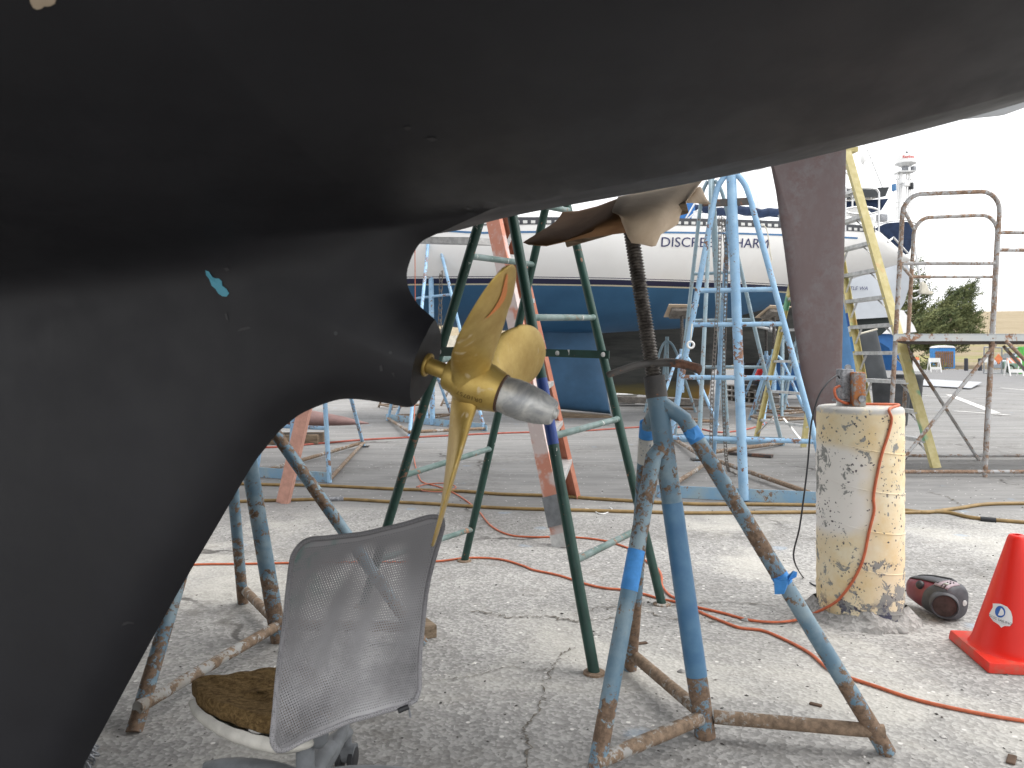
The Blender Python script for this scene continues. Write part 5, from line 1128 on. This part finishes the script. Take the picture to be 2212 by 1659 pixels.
pipe('rudder_rod', [px(1850, 723, 16.4), px(1895, 711, 16.4)], .02, MAT['cream'], SB)
vs, fs = text_mesh('SEATTLE WA', .112, .25); MB().add([px(1842, 623, 16.57) + V((v.x * 1.0, 0, v.z if False else v.y * 1.0)) for v in vs], fs).build('port_lettering', MAT['navy_ink'], SB, 0)
MB().prism([px(x, y, 17) for x, y in ((1899, 490), (1918, 481), (1960, 478), (1978, 485), (1978, 511), (1964, 549), (1953, 546), (1927, 517))], (0, .25, 0)).build('weather_cloth', MAT['navy'], SB, 20, .04)
pipe('cloth_rail', [px(x, y, 16.95) for x, y in ((1895, 484), (1925, 477), (1960, 475), (1979, 482))], .02, MAT['steel'], SB)
YR = 18.0
for x0, y0, x1, y1, r_ in ((1937, 478, 1939, 374, .02), (1944, 478, 1946, 372, .045), (1962, 478, 1964, 374, .022), (1969, 478, 1972, 388, .012), (1966, 478, 1968, 378, .012), (1956, 470, 1959, 372, .018), (1929, 476, 1931, 398, .012)): pipe('mast_tube', [px(x0, y0, YR), px(x1, y1, YR)], r_, MAT['gel'], SB, 10)
for y_ in (437, 449, 388): pipe('mast_step', [px(1934, y_, YR), px(1968, y_ - 1, YR)], .014, MAT['steel'], SB, 8)
MB().beam(px(1937, 373, YR), px(1972, 372, YR), .3, .03).build('radar_shelf', MAT['alu'], SB)
for x_, y_, w_, h_, c_ in ((1931, 405, .05, .16, 'mblue'), (1957, 398, .16, .1, 'gel'), (1968, 402, .07, .15, 'black'), (1950, 392, .12, .1, 'gel'), (1973, 364, .08, .1, 'galv')): MB().box(px(x_, y_, YR - .1), w_, .1, h_, .3).build('mast_fitting', MAT[c_], SB, 20, .01)
rc_ = px(1956, 358, YR); b = MB(); b.lathe(rc_ + V((0, 0, -.02)), (0, 0, 1), [(0, .12), (.05, .20), (.06, .235), (.085, .235), (.09, .20), (.24, .195), (.27, .18), (.285, .14), (.29, .02)], 36); dome = b.build('radar_dome', MAT['gel'], SB, 40)
pipe('radar_neck', [px(1955, 372, YR), px(1955, 357, YR)], .075, MAT['galv'], SB); MB().lathe(rc_ + V((.03, 0, .26)), (0, 0, 1), [(0, .03), (.06, .03), (.08, .012)], 10).build('top_light', MAT['black'], SB)
vs, fs = text_mesh('Raytheon', .085, 0, .002); wt = max(v.x for v in vs)
MB().add([rc_ + V((math.sin(v.x / .2 * .95) * .204, -math.cos(v.x / .2 * .95) * .204, .165 + v.y)) for v in vs], fs).build('maker_lettering', MAT['red_ink'], dome, 0)
for pts_ in ([(1960, 560), (1972, 590), (1968, 640), (1985, 640), (1990, 620), (1978, 560)], [(1980, 548), (1989, 610), (1988, 625), (1972, 630)], [(1975, 520), (1985, 590), (1998, 628)], [(1966, 580), (1966, 700)], [(1978, 600), (1992, 604), (1993, 626), (1975, 628)]): pipe('stern_ladder', [px(x, y, 16.4) for x, y in pts_], .018, MAT['steel'], SB, 8, 3)
MB().prism([px(x, y, 16.3) for x, y in ((1992, 608), (2002, 612), (2008, 628), (2018, 630), (2014, 636), (1990, 634))], (0, .1, 0)).build('horseshoe_buoy', MAT['cream'], SB, 20, .02)
# white launch with bright blue bottom
LB = thing('motor_boat', V((12.4, 25, .3)), 'white bowed boat with bright blue bottom, beyond the scaffold end', 'boat', 'sailboats on stands')
hullblock('hull', [px(x, y, 24.5) for x, y in ((1860, 712), (1892, 708), (1903, 695), (1926, 682), (1944, 670), (1952, 671), (1974, 703), (1980, 717), (1938, 721), (1860, 721))], (-2, 6, 0), .7, MAT['gel'], LB, .03)
hullblock('bottom', [px(x, y, 24.7) for x, y in ((1860, 721), (1950, 722), (1957, 740), (1952, 801), (1937, 800), (1921, 752), (1897, 737), (1860, 732))], (-2, 6, 0), .7, MAT['dblue'], LB, .03)
# long keeled dark boat, yellow along its foot
DB = thing('sailboat', V((3.5, 16.4, .2)), 'long keeled dark boat with a yellow stained foot, beneath the white yacht', 'sailboat', 'sailboats on stands')
q = M('dark_stained_bottom', .7, .3); zz_ = q.xyz(); n_ = q.noise(1.4, 7, .7, .5, q.mapping((.5, 1, 3)))
c = q.mix(q.ramp(n_, .35, .7), (.035, .037, .036), (.085, .085, .078))
c = q.mix(q.ramp(q.math('ADD', zz_[2], q.math('MULTIPLY', n_, .35)), .52, .18), c, q.mix(q.ramp(zz_[0], .0, .8), (.30, .25, .10), (.42, .22, .045))); q.col(c); MAT['darkboat'] = q.m
rows_ = []; xs_ = list(range(1280, 1530, 10)) + [1526, 1532, 1536] + list(range(1545, 1790, 15))
for x_ in xs_:
    yb_ = np.interp(x_, [1280, 1300, 1310, 1322, 1398, 1526, 1532, 1536, 1600, 1700, 1960], [760, 800, 830, 848, 854, 863, 850, 800, 784, 783, 778]); yt_ = np.interp(x_, [1280, 1304, 1331, 1421, 1491, 1590, 1960], [755, 690, 660, 640, 620, 600, 580])
    zb_, zt2 = px(x_, yb_, 16.4).z, px(x_, yt_, 16.4).z; rr_ = []
    for s_, t_ in [(-1, t) for t in (1, .8, .6, .4, .25, .12, .04, 0)] + [(1, t) for t in (.04, .12, .25, .4, .6, .8, 1)]:
        z_ = zb_ + t_ * (zt2 - zb_); rr_.append(V(((x_ - CX) / F * 16.4, 16.4 + s_ * (.16 * (1 - math.exp(-t_ * 14)) + .7 * max(0, t_ - .35) ** 1.5), z_)))
    rows_.append(rr_)
b = MB(); b.grid(rows_); b.add([p for p in rows_[0]], [tuple(range(15))]); b.build('hull', MAT['darkboat'], DB, 60)
tb_ = MB(); tb_.beam(px(1330, 862, 16.4), px(1525, 870, 16.4), .5, .12); tag(tb_.build('keel_block', MAT['planks'], None, 0, origin=px(1430, 870, 16.4)), 'long grey timber under the yellow stained keel', 'timber block')
# mauve keel on its blocks at the left
MK = thing('sailboat', gp(640, 940), 'mauve keel of another boat on timber, behind the salmon ladder leg', 'sailboat', 'sailboats on stands')
k0, k1 = px(420, 895, 9.1), px(797, 915, 9.1); rows_ = []
for i in range(21):
    t_ = i / 20; c_ = k0.lerp(k1, t_); hh = np.interp(t_, [0, .3, .6, .85, 1], [.20, .175, .14, .07, .006]); ww = hh * 1.3
    rows_.append([c_ + V((0, math.cos(a) * ww, math.sin(a) * hh * (1.0 if math.sin(a) > 0 else .55))) for a in [2 * math.pi * j / 18 for j in range(19)]])
b = MB(); b.grid(rows_); b.build('keel_bulb', MAT['mauve'], MK, 60)
foil('keel', [px(x, y, 9.1) for x, y in ((380, 600), (560, 600), (650, 880), (440, 895))], .16, MAT['mauve'], MK)
kb = MB(); kb.beam(px(560, 947, 9.1), px(694, 946, 9.1), .35, .11); tag(kb.build('keel_block', MAT['wood'], None, 0, .008, origin=gp(640, 957)), 'timber block under the mauve keel at the left', 'timber block')

# ------------------------------------------------------------------ smaller screw jacks around the yard
def jack(loc, h, lab, m, pad=True, scr=None):
    t = thing('boat_stand', loc, lab, 'boat stand', 'screw jacks under the far boats'); loc = V(loc); hd = loc + V((0, 0, h))
    pipe('post', [loc + V((0, 0, .42 * h)), hd], .035, m, t, 12)
    for a in (90, 210, 330):
        d_ = V((math.cos(R(a)), math.sin(R(a)), 0)); f_ = loc + d_ * .55
        MB().tube(spline([hd + V((0, 0, -.08)), hd + d_ * .1 + V((0, 0, -.15)), hd + d_ * .19 + V((0, 0, -.32))], 4) + [f_], .024, 10).build('leg', m, t, 60)
    for a in (90, 210, 330):
        p_, q_ = [loc + V((math.cos(R(x)), math.sin(R(x)), 0)) * .52 + V((0, 0, .06)) for x in (a, a + 120)]; pipe('brace', [p_, q_], .02, MAT['jack_brace'], t, 8)
    if scr:
        pipe('screw', [hd, hd + V((0, 0, scr))], .026, MAT['thread'], t, 10)
        if pad:
            MB().beam(hd + V((-.18, 0, scr + .05)), hd + V((.18, 0, scr + .05)), .24, .06, (0, .45, .8)).build('pad', MAT['planks'], t, 0, .01)
            MB().beam(hd + V((-.24, .0, scr + .088)), hd + V((.22, .02, scr + .082)), .36, .008, (0, .45, .8)).build('pad_paper', MAT['kraft'], t, 0)
    return t
def at(x, Yd): return V(((x - CX) / F * Yd, Yd, 0))
ja = jack(at(1473, 11.8), 1.15, 'screw jack with a papered pad holding the blue bottom, left of the tall frames', MAT['tall'], True, .5)
copy_thing(ja, at(1672, 12.1), 'papered screw jack holding the blue bottom, behind the tall frame beside the mauve rudder', R(25))
copy_thing(ja, at(918, 12.6), 'papered screw jack under the blue bottom, by the skeg end', R(70))
jb = jack(at(1441, 14.6), 1.42, 'dark teal jack without a pad, in front of the yellow stained keel', MAT['tall_grey'], False)
copy_thing(jb, at(1690, 13.6), 'bare teal jack standing inside the yellow ladder legs, left one', R(40)); copy_thing(jb, at(1722, 14.4), 'bare teal jack standing inside the yellow ladder legs, right one', R(15)); copy_thing(ja, at(1655, 15.0), 'papered jack farthest back between the tall frame and the yellow ladder', R(50))
jr = jack(at(1003, 16.5), 1.0, 'rust brown jack far off under the blue bottom, behind the bronze blades', MAT['jack_brace'], False); copy_thing(jr, at(1082, 15.4), 'rust brown jack far off between the trestle and the salmon ladder', R(33)); copy_thing(jr, at(1050, 19.0), 'farthest rust brown jack beyond the green trestle', R(10)); copy_thing(jr, at(860, 15.5), 'rust brown jack beyond the notch of the skeg, low left', R(55))

# ------------------------------------------------------------------ yard clutter
def wblock(c_, sx, sy, sz, rz, lab, m='wood', cat='timber block'):
    return tag(MB().box(V(c_) + V((0, 0, sz / 2)), sx, sy, sz, rz).build('wood_block', MAT[m], None, 0, .003, origin=c_), lab, cat)
wblock(gp(912, 1372), .075, .095, .045, .5, 'small offcut of timber by the chair back')
for c_, sx, sy, rz, lab in ((gp(1762, 1524), .035, .014, -.6, 'dark sliver of wood on the paving inside the big stand'), (gp(1385, 1391), .045, .016, .3, 'brown wood chip behind the big stand foot'), (gp(2185, 1643), .05, .02, .9, 'brown leaf like scrap at the bottom right corner')):
    wblock(c_, sx, sy, .006, rz, lab, 'bark', 'wood chip')
def stone(c_, r_, lab):
    bm = bmesh.new(); bmesh.ops.create_icosphere(bm, subdivisions=3, radius=1); b = MB(); sd = rnd.random() * 9
    b.add([V(c_) + V((v.co.x * r_ * (1.25 + .2 * math.sin(v.co.y * 3 + sd)), v.co.y * r_, max(-.2, v.co.z) * r_ * (.7 + .15 * math.sin(v.co.x * 4 + sd)) + r_ * .15)) for v in bm.verts], [tuple(v.index for v in f.verts) for f in bm.faces]); bm.free()
    return tag(b.build('stone', MAT['stone'], None, 50, origin=c_), lab, 'stone')
stone(gp(1945, 1366), .021, 'rounded grey stone at the right foot of the yellow pillar'); stone(gp(1611, 1341), .013, 'small grey stone on the orange cord'); stone(gp(1472, 1452), .010, 'pale pebble between the big stand legs'); stone(gp(1925, 1362), .012, 'little grey stone against the yellow pillar base')
b = MB(); bc = gp(1346, 872); b.box(bc + V((0, 0, .1)), .50, .30, .19, .1, 1.1); b.box(bc + V((0, 0, .2)), .58, .36, .02, .1); 
bmw = MB(); bmw.box(bc + V((0, 0, .1)), .50, .30, .19, .1, 1.1); BN = thing('storage_tub', bc, 'white plastic tub on the ground below the yellow stained keel', 'tub'); bmw.build('tub_body', MAT['gel'], BN, 0, .015); MB().box(bc + V((0, 0, .205)), .585, .36, .022, .1).build('tub_lid', MAT['gel'], BN, 0, .006)
def pallets(c_, n_, rz, lab):
    t = thing('pallet_stack', c_, lab, 'pallet stack')
    for k in range(n_):
        z0 = k * .13
        for j in (-.26, 0, .26): 
            p_ = Matrix.Rotation(rz, 3, 'Z') @ V((0, j, z0 + .05)); MB().box(V(c_) + p_, .58, .09, .085, rz).build('bearer', MAT['planks'], t, 0)
        MB().box(V(c_) + V((0, 0, z0 + .105)), .6, .62, .022, rz).build('deck_boards', MAT['planks'], t, 0)
pallets(gp(1606, 866), 3, .1, 'low stack of grey pallets seen behind the nearest tall blue frame'); pallets(gp(1642, 869), 2, .25, 'lower stack of pallets beside the far black chair'); pallets(gp(1682, 832), 6, .2, 'taller pallet stack in the distance inside the yellow ladder')
fc_ = gp(1637, 868); FC = thing('office_chair', fc_, 'black office chair far across the yard, red bag on it', 'chair'); fc_ = V(fc_)
MB().box(fc_ + V((0, 0, .45)), .52, .5, .09, .3).build('seat', MAT['seat_black'], FC, 30, .03); MB().prism([fc_ + V((x, .2 + x * .3, z)) for x, z in ((-.24, .52), (.24, .52), (.27, .85), (.18, 1.02), (-.18, 1.02), (-.27, .85))], (-.02, .07, 0)).build('backrest', MAT['seat_black'], FC, 30, .02)
MB().lathe(fc_ + V((0, 0, .08)), (0, 0, 1), [(0, .03), (.33, .025)], 12).build('gas_column', MAT['black'], FC)
for k in range(5): d_ = V((math.cos(k * 1.2566), math.sin(k * 1.2566), 0)); MB().tube([fc_ + V((0, 0, .09)), fc_ + d_ * .3 + V((0, 0, .05))], [.03, .02], 8).build('star_leg', MAT['black'], FC)
rb_ = fc_ + V((.03, -.12, .5)); b = MB(); b.lathe(rb_, (0, 0, 1), [(0, .12), (.05, .15), (.22, .14), (.3, .10), (.32, .03)], 14); b.v = [(p[0] + .015 * math.sin(p[2] * 25), p[1] * 1.0, p[2]) for p in b.v]; tag(b.build('bag', MAT['redplastic'], None, 50, origin=rb_), 'bright red bag on the far black chair', 'bag')
TC = thing('trash_can', at(1925, 11.6), 'dark grey trash can behind the yellow ladder and scaffold', 'trash can'); tc = at(1925, 11.6)
MB().lathe(tc, (0, 0, 1), [(0, .21), (.02, .22), (.60, .27), (.62, .285), (.70, .285), (.705, .27), (.66, .262), (.08, .2)], 24, False).build('can_body', MAT['bin'], TC); MB().box(tc + V((.29, 0, .62)), .05, .12, .03).build('handle', MAT['bin'], TC, 0, .006)
T2c = copy_thing(TC, at(1960, 14.5), 'second dark trash can, farther back behind the scaffold post', .5)
b = MB(); b.prism([gp(x, y, .012) for x, y in ((1987, 824), (2121, 832), (2097, 841), (1985, 834))], (0, 0, .02)); b.v = [(p[0], p[1], p[2] + .16 * max(0, (p[0] - 14) / 6)) for p in b.v]; tag(b.build('metal_sheet', MAT['plate'], None, 0, origin=gp(2050, 832)), 'flat grey metal sheet lying on the far paving', 'sheet')
b = MB(); b.beam(gp(1575, 1040 - 62, .02), gp(1668, 985, .02), .08, .025); tag(b.build('plank', MAT['nut'], None, 0, origin=gp(1620, 985)), 'rusty red strip of wood on the ground behind the tall frame', 'plank')
FP = V(gp(1611, 805)); b = MB(); b.lathe(FP, (0, 0, 1), [(0, .34), (.85, .34), (.9, .3)], 24); tag(b.build('concrete_pillar', MAT['cream'], None, 40, origin=FP), 'distant cream concrete pillar between the tall blue legs', 'pillar')

# ------------------------------------------------------------------ far side of the yard
YP = 72; pc = at(2041, YP)
PT = thing('portable_toilet', pc, 'blue portable toilet with a white roof under the cypress', 'portable toilet')
MB().box(pc + V((.1, .6, 1.02)), 1.75, 1.2, 2.0).build('cabin', MAT['pot_blue'], PT, 0, .04); MB().prism([pc + V((x, -.1, z)) for x, z in ((-.85, 2.02), (-.6, 2.2), (.0, 2.27), (.75, 2.2), (1.05, 2.02))], (0, 1.3, 0)).build('roof', MAT['gel'], PT, 0, .03)
FN = thing('fence_panel', pc + V((-.25, -.35, 0)), 'brown slatted screen standing in front of the blue toilet', 'fence')
for k in range(9): MB().box(pc + V((-1.0 + k * .19, -.35, .95)), .15, .03, 1.5).build('board', MAT['brownfence'], FN, 0)
MB().box(pc + V((-.25, -.32, 1.5)), 1.75, .05, .1).build('cross_rail', MAT['brownfence'], FN, 0)
def barricade(c_, lab, m, w_=.75, h_=1.05):
    t = thing('barricade', c_, lab, 'barricade', 'folding barricades by the gate'); c_ = V(c_)
    for s_ in (-1, 1):
        for d_ in (-1, 1): MB().beam(c_ + V((s_ * w_ / 2, d_ * .28, 0)), c_ + V((s_ * w_ / 2, 0, h_)), .06, .05, (0, 1, 0)).build('leg', MAT['gel'], t, 0)
    MB().box(c_ + V((0, -.03, h_ - .15)), w_ + .1, .04, .32).build('board', m, t, 0); MB().box(c_ + V((0, -.22, .3)), w_ + .1, .04, .2).build('board', MAT['gel'], t, 0)
    return t
q = M('orange_white_stripes', .6); xx = q.xyz(); s_ = q.math('FRACT', q.math('MULTIPLY', q.math('ADD', xx[0], xx[2]), 3.2)); q.col(q.mix(q.math('GREATER_THAN', s_, .5), (.70, .68, .66), (.72, .24, .12))); MAT['stripes'] = q.m
barricade(at(2018, 57), 'white folding barricade in front of the brown screen', MAT['gel']); barricade(at(2190, 44.5), 'orange and white striped barricade in front of the pale car', MAT['stripes'])
dl = at(1979, 60); DL = thing('barricade', dl, 'small white and orange marker left of the blue toilet', 'marker'); MB().box(dl + V((0, 0, .45)), .55, .2, .9, 0, .8).build('panel', MAT['gel'], DL, 0, .03); MB().box(dl + V((0, 0, 1.02)), .42, .22, .22, 0, .7).build('orange_top', MAT['or_stripe'], DL, 0)
cc_ = at(2200, 54); CR = thing('parked_car', cc_, 'pale blue grey car parked beyond the gate', 'car')
prof = [(-2.1, .35), (-2.15, .6), (-2.05, .82), (-1.2, .95), (-.6, 1.38), (.7, 1.42), (1.3, 1.0), (2.0, .92), (2.1, .6), (2.05, .32)]
MB().prism([cc_ + V((x * .8, -.75, z)) for x, z in prof], (0, 1.6, 0)).build('body', MAT['carpaint'], CR, 20, .08)
for x0, x1, x2, x3 in ((-1.0, -.55, .0, .0), (.1, .1, .62, 1.1)): MB().prism([cc_ + V((x * .8, -.762, z)) for x, z in ((x0, .98), (x1, 1.30), (x2, 1.33), (x3, .98))], (0, .02, 0)).build('window', MAT['glass'], CR, 0)
MB().prism([cc_ + V((-1.28 * .8, -.6, .98)), cc_ + V((-1.28 * .8, .7, .98)), cc_ + V((-.66 * .8, .6, 1.36)), cc_ + V((-.66 * .8, -.5, 1.36))], (-.03, 0, .03)).build('windscreen', MAT['glass'], CR, 0)
for x_ in (-1.05, 1.05):
    w_ = MB().lathe(cc_ + V((x_, -.78, .3)), (0, 1, 0), [(0, .2), (.01, .3), (.18, .3)], 20).build('wheel', MAT['tyre'], CR); MB().lathe(cc_ + V((x_, -.785, .3)), (0, 1, 0), [(0, .17), (.02, .18)], 16).build('rim', MAT['alu'], w_)
MB().box(cc_ + V((-1.70, -.5, .68)), .06, .3, .14).build('headlight', MAT['glass'], CR, 0, .02)
MB().box(cc_ + V((-1.62, -.76, .55)), .16, .03, .5).build('front_wing', MAT['glass'], CR, 0)
gc = V((((2203 - CX) / F) * 49 + 2.75, 49.6, 0)); b = MB(); GB = thing('container', gc, 'bright green container at the right edge of the picture', 'container'); MB().box(gc + V((0, 1, .9)), 2.4, 2, 1.8).build('walls', MAT['green_box'], GB, 0)
b = MB(); 
for k in range(16): MB().box(gc + V((-1.15 + k * .15, -.02, .9)), .07, .06, 1.7).build('rib', MAT['green_box'], GB, 0)
GT = thing('yard_gate', at(2160, 51.5), 'wire mesh yard gate in a pale tube frame before the car', 'gate')
def gt(x, y): return px(x, y, 51.5)
for a, b_ in (((2125, 808), (2126, 750)), ((2126, 750), (2203, 752)), ((2203, 752), (2203, 809)), ((2125, 806), (2203, 808)), ((2164, 751), (2164, 808))): pipe('frame_tube', [gt(*a), gt(*b_)], .045, MAT['galv'], GT, 8)
q = M('chain_link', .6, .4, .4); d1 = q.math('ABSOLUTE', q.math('SUBTRACT', q.math('FRACT', q.math('MULTIPLY', q.math('ADD', q.xyz()[0], q.xyz()[2]), 9)), .5)); d2 = q.math('ABSOLUTE', q.math('SUBTRACT', q.math('FRACT', q.math('MULTIPLY', q.math('SUBTRACT', q.xyz()[0], q.xyz()[2]), 9)), .5))
q.col((.35, .35, .35)); tr = q.n.new('ShaderNodeBsdfTransparent'); mx = q.n.new('ShaderNodeMixShader'); q.link(q.math('GREATER_THAN', q.math('MINIMUM', d1, d2), .05), mx.inputs[0]); q.link(q.b.outputs[0], mx.inputs[1]); q.link(tr.outputs[0], mx.inputs[2]); q.link(mx.outputs[0], q.n['Material Output'].inputs[0])
MB().add([gt(2126, 806), gt(2202, 808), gt(2202, 753), gt(2127, 751)], [(0, 1, 2, 3)]).build('mesh_panel', q.m, GT, 0)
MB().box(gt(2133, 777) + V((0, -.06, 0)), .5, .03, .36).build('white_sign', MAT['gel'], GT, 0); MB().prism([gt(x, y) + V((0, -.06, 0)) for x, y in ((2156, 764), (2165, 775), (2156, 787), (2147, 775))], (0, .03, 0)).build('orange_sign', MAT['or_stripe'], GT, 0)
for x_ in (2087, 2117): p_ = at(x_, 64); tag(MB().lathe(p_, (0, 0, 1), [(0, .16), (1.0, .15), (1.05, .1)], 10).build('post', MAT['post'], None, 40, origin=p_), 'short dark post at the edge of the grass, %s of the gate' % ('well left' if x_ == 2087 else 'just left'), 'post', 'dark posts along the grass')

# ------------------------------------------------------------------ wind swept cypresses
q = M('cypress_leaf', .8, .2); ge = q.n.new('ShaderNodeNewGeometry'); rr = ge.outputs['Random Per Island']
q.col(q.mix(q.ramp(q.noise(.55, 3), .35, .65), q.mix(rr, (.04, .055, .028), (.11, .135, .055)), q.mix(rr, (.10, .12, .05), (.24, .25, .11)))); MAT['leaf'] = q.m
def cypress(base, blobs, lab, nspray, limbs):
    t = thing('cypress_tree', base, lab, 'tree', 'wind swept cypresses'); base = V(base); b = MB()
    tr = MB(); top_ = base + V((.2, 0, 3.4)); tr.tube([base + V((0, 0, -.3)), base + V((.1, 0, 1.2)), top_], [.34, .26, .16], 10, smooth=3); trunk = tr.build('trunk', MAT['bark'], t, 60)
    for e in limbs:
        m_ = base.lerp(V(e), .5) + V((-.2, 0, .25)); MB().tube([base + V((.1, 0, 1.5)), m_, V(e)], [.13, .08, .025], 6, smooth=4).build('limb', MAT['bark'], trunk, 60)
    tot = sum(bl[3] * bl[4] for bl in blobs)
    for (x, y, dY, rx, rz, den) in blobs:
        c_ = px(x, y, base.y + dY); n_ = int(nspray * rx * rz / tot * den)
        for k in range(n_):
            while True:
                p_ = V((rnd.uniform(-1, 1), rnd.uniform(-1, 1), rnd.uniform(-1, 1)))
                if p_.length < 1: break
            p_ = p_ * (p_.length ** -.35 if p_.length > .05 else 1); p_ = V((p_.x * rx, p_.y * rx * .7, p_.z * rz)); p_ += c_
            d_ = V((.82 + rnd.gauss(0, .25), rnd.gauss(0, .35), .42 + rnd.gauss(0, .28))).normalized(); L_ = rnd.uniform(.45, 1.25); side = d_.cross(V((rnd.gauss(0, 1), rnd.gauss(0, 1), rnd.gauss(0, 1)))).normalized()
            nl = 11
            for i in range(nl):
                f = i / (nl - 1); o_ = p_ + d_ * (L_ * f) + V((0, 0, .10 * L_ * f * f)); s_ = (1 if i % 2 else -1); w_ = .17 * (1.1 - f)
                up2 = d_.cross(side); dd = (d_ * .75 + side * s_ * .55 + up2 * rnd.gauss(0, .3)).normalized() * rnd.uniform(.14, .30); ss = up2.cross(dd).normalized() * (.045 + .03 * rnd.random())
                b.add([o_, o_ + dd * .55 + ss, o_ + dd, o_ + dd * .5 - ss], [(0, 1, 2, 3)])
    b.build('crown', MAT['leaf'], t, 0)
tb0 = at(2035, 76)
def cz(x, y): return px(x, y, 76)
cypress(tb0, [(2030, 690, 0, 1.9, 1.5, 1), (2000, 715, -.5, 1.5, 1.4, 1), (2060, 665, 0, 1.4, 1.3, 1), (2082, 640, 0, .9, .9, .8), (2094, 622, 0, .5, .45, .7), (2085, 690, .3, 1.1, 1.1, 1), (2070, 730, 0, 1.7, 1.0, 1), (2020, 740, -.4, 1.9, .9, 1), (2106, 736, 0, .6, .4, .6), (1985, 740, 0, 1.2, .9, 1), (2000, 765, -.5, .9, .4, .35), (2060, 756, 0, .9, .35, .5), (2050, 640, 0, .6, .7, .6), (2108, 700, 0, .4, .4, .5)],
        'dense wind swept cypress with its crown blown to the right, seen through the scaffold', 2100, [cz(2085, 650), cz(2000, 700), cz(2090, 735), cz(2040, 660), cz(1985, 765)])
cypress(at(1965, 79), [(1978, 650, 0, 1.0, 1.5, 1), (1960, 690, 0, 1.6, 1.8, 1), (1990, 620, 0, .5, .6, .6), (1995, 640, 0, .5, .5, .6), (1945, 640, 0, 1.3, 1.5, 1), (1985, 568, 0, .7, .12, .5), (1965, 600, 0, .9, .8, .6), (1950, 740, 0, 1.6, 1.4, 1)], 'taller cypress mostly hidden behind the grey stern and its ladder', 800, [px(1990, 620, 79), px(1960, 680, 79), px(2000, 566, 79), px(1945, 700, 79)])
bs = MB(); bb0 = at(2000, 70)
for k in range(900):
    p_ = bb0 + V((rnd.gauss(0, .9), rnd.gauss(0, .4), abs(rnd.gauss(0, .42)))); d_ = V((rnd.gauss(0, 1), rnd.gauss(0, 1), rnd.gauss(0, 1))).normalized() * .14; e_ = d_.cross(V((rnd.gauss(0, 1), 1, .3))).normalized() * .06
    bs.add([p_, p_ + d_ * .5 + e_, p_ + d_, p_ + d_ * .5 - e_], [(0, 1, 2, 3)])
tag(bs.build('bush', MAT['leaf'], None, 0, origin=bb0), 'low dark bush at the grass edge below the cypress', 'bush')
# things glimpsed under the white yacht
fb0 = at(985, 34); SH = thing('motor_boat', fb0, 'cream boat far off, glimpsed under the blue yacht left of the propeller', 'boat', 'sailboats on stands')
hullblock('hull', [px(x, y, 34) for x, y in ((900, 728), (1045, 722), (1052, 742), (1035, 764), (905, 766))], (0, 3, 0), .8, MAT['cream'], SH, .05); MB().beam(px(900, 768, 34), px(1045, 770, 34), .6, .25).build('keel', MAT['mauve'], SH, 0)
q_ = barricade(at(932, 30), 'red striped barricade far off under the cream boat', MAT['stripes'], 1.2, 1.1); copy_thing(q_, at(1000, 28), 'red striped barricade far off behind the bronze hub')
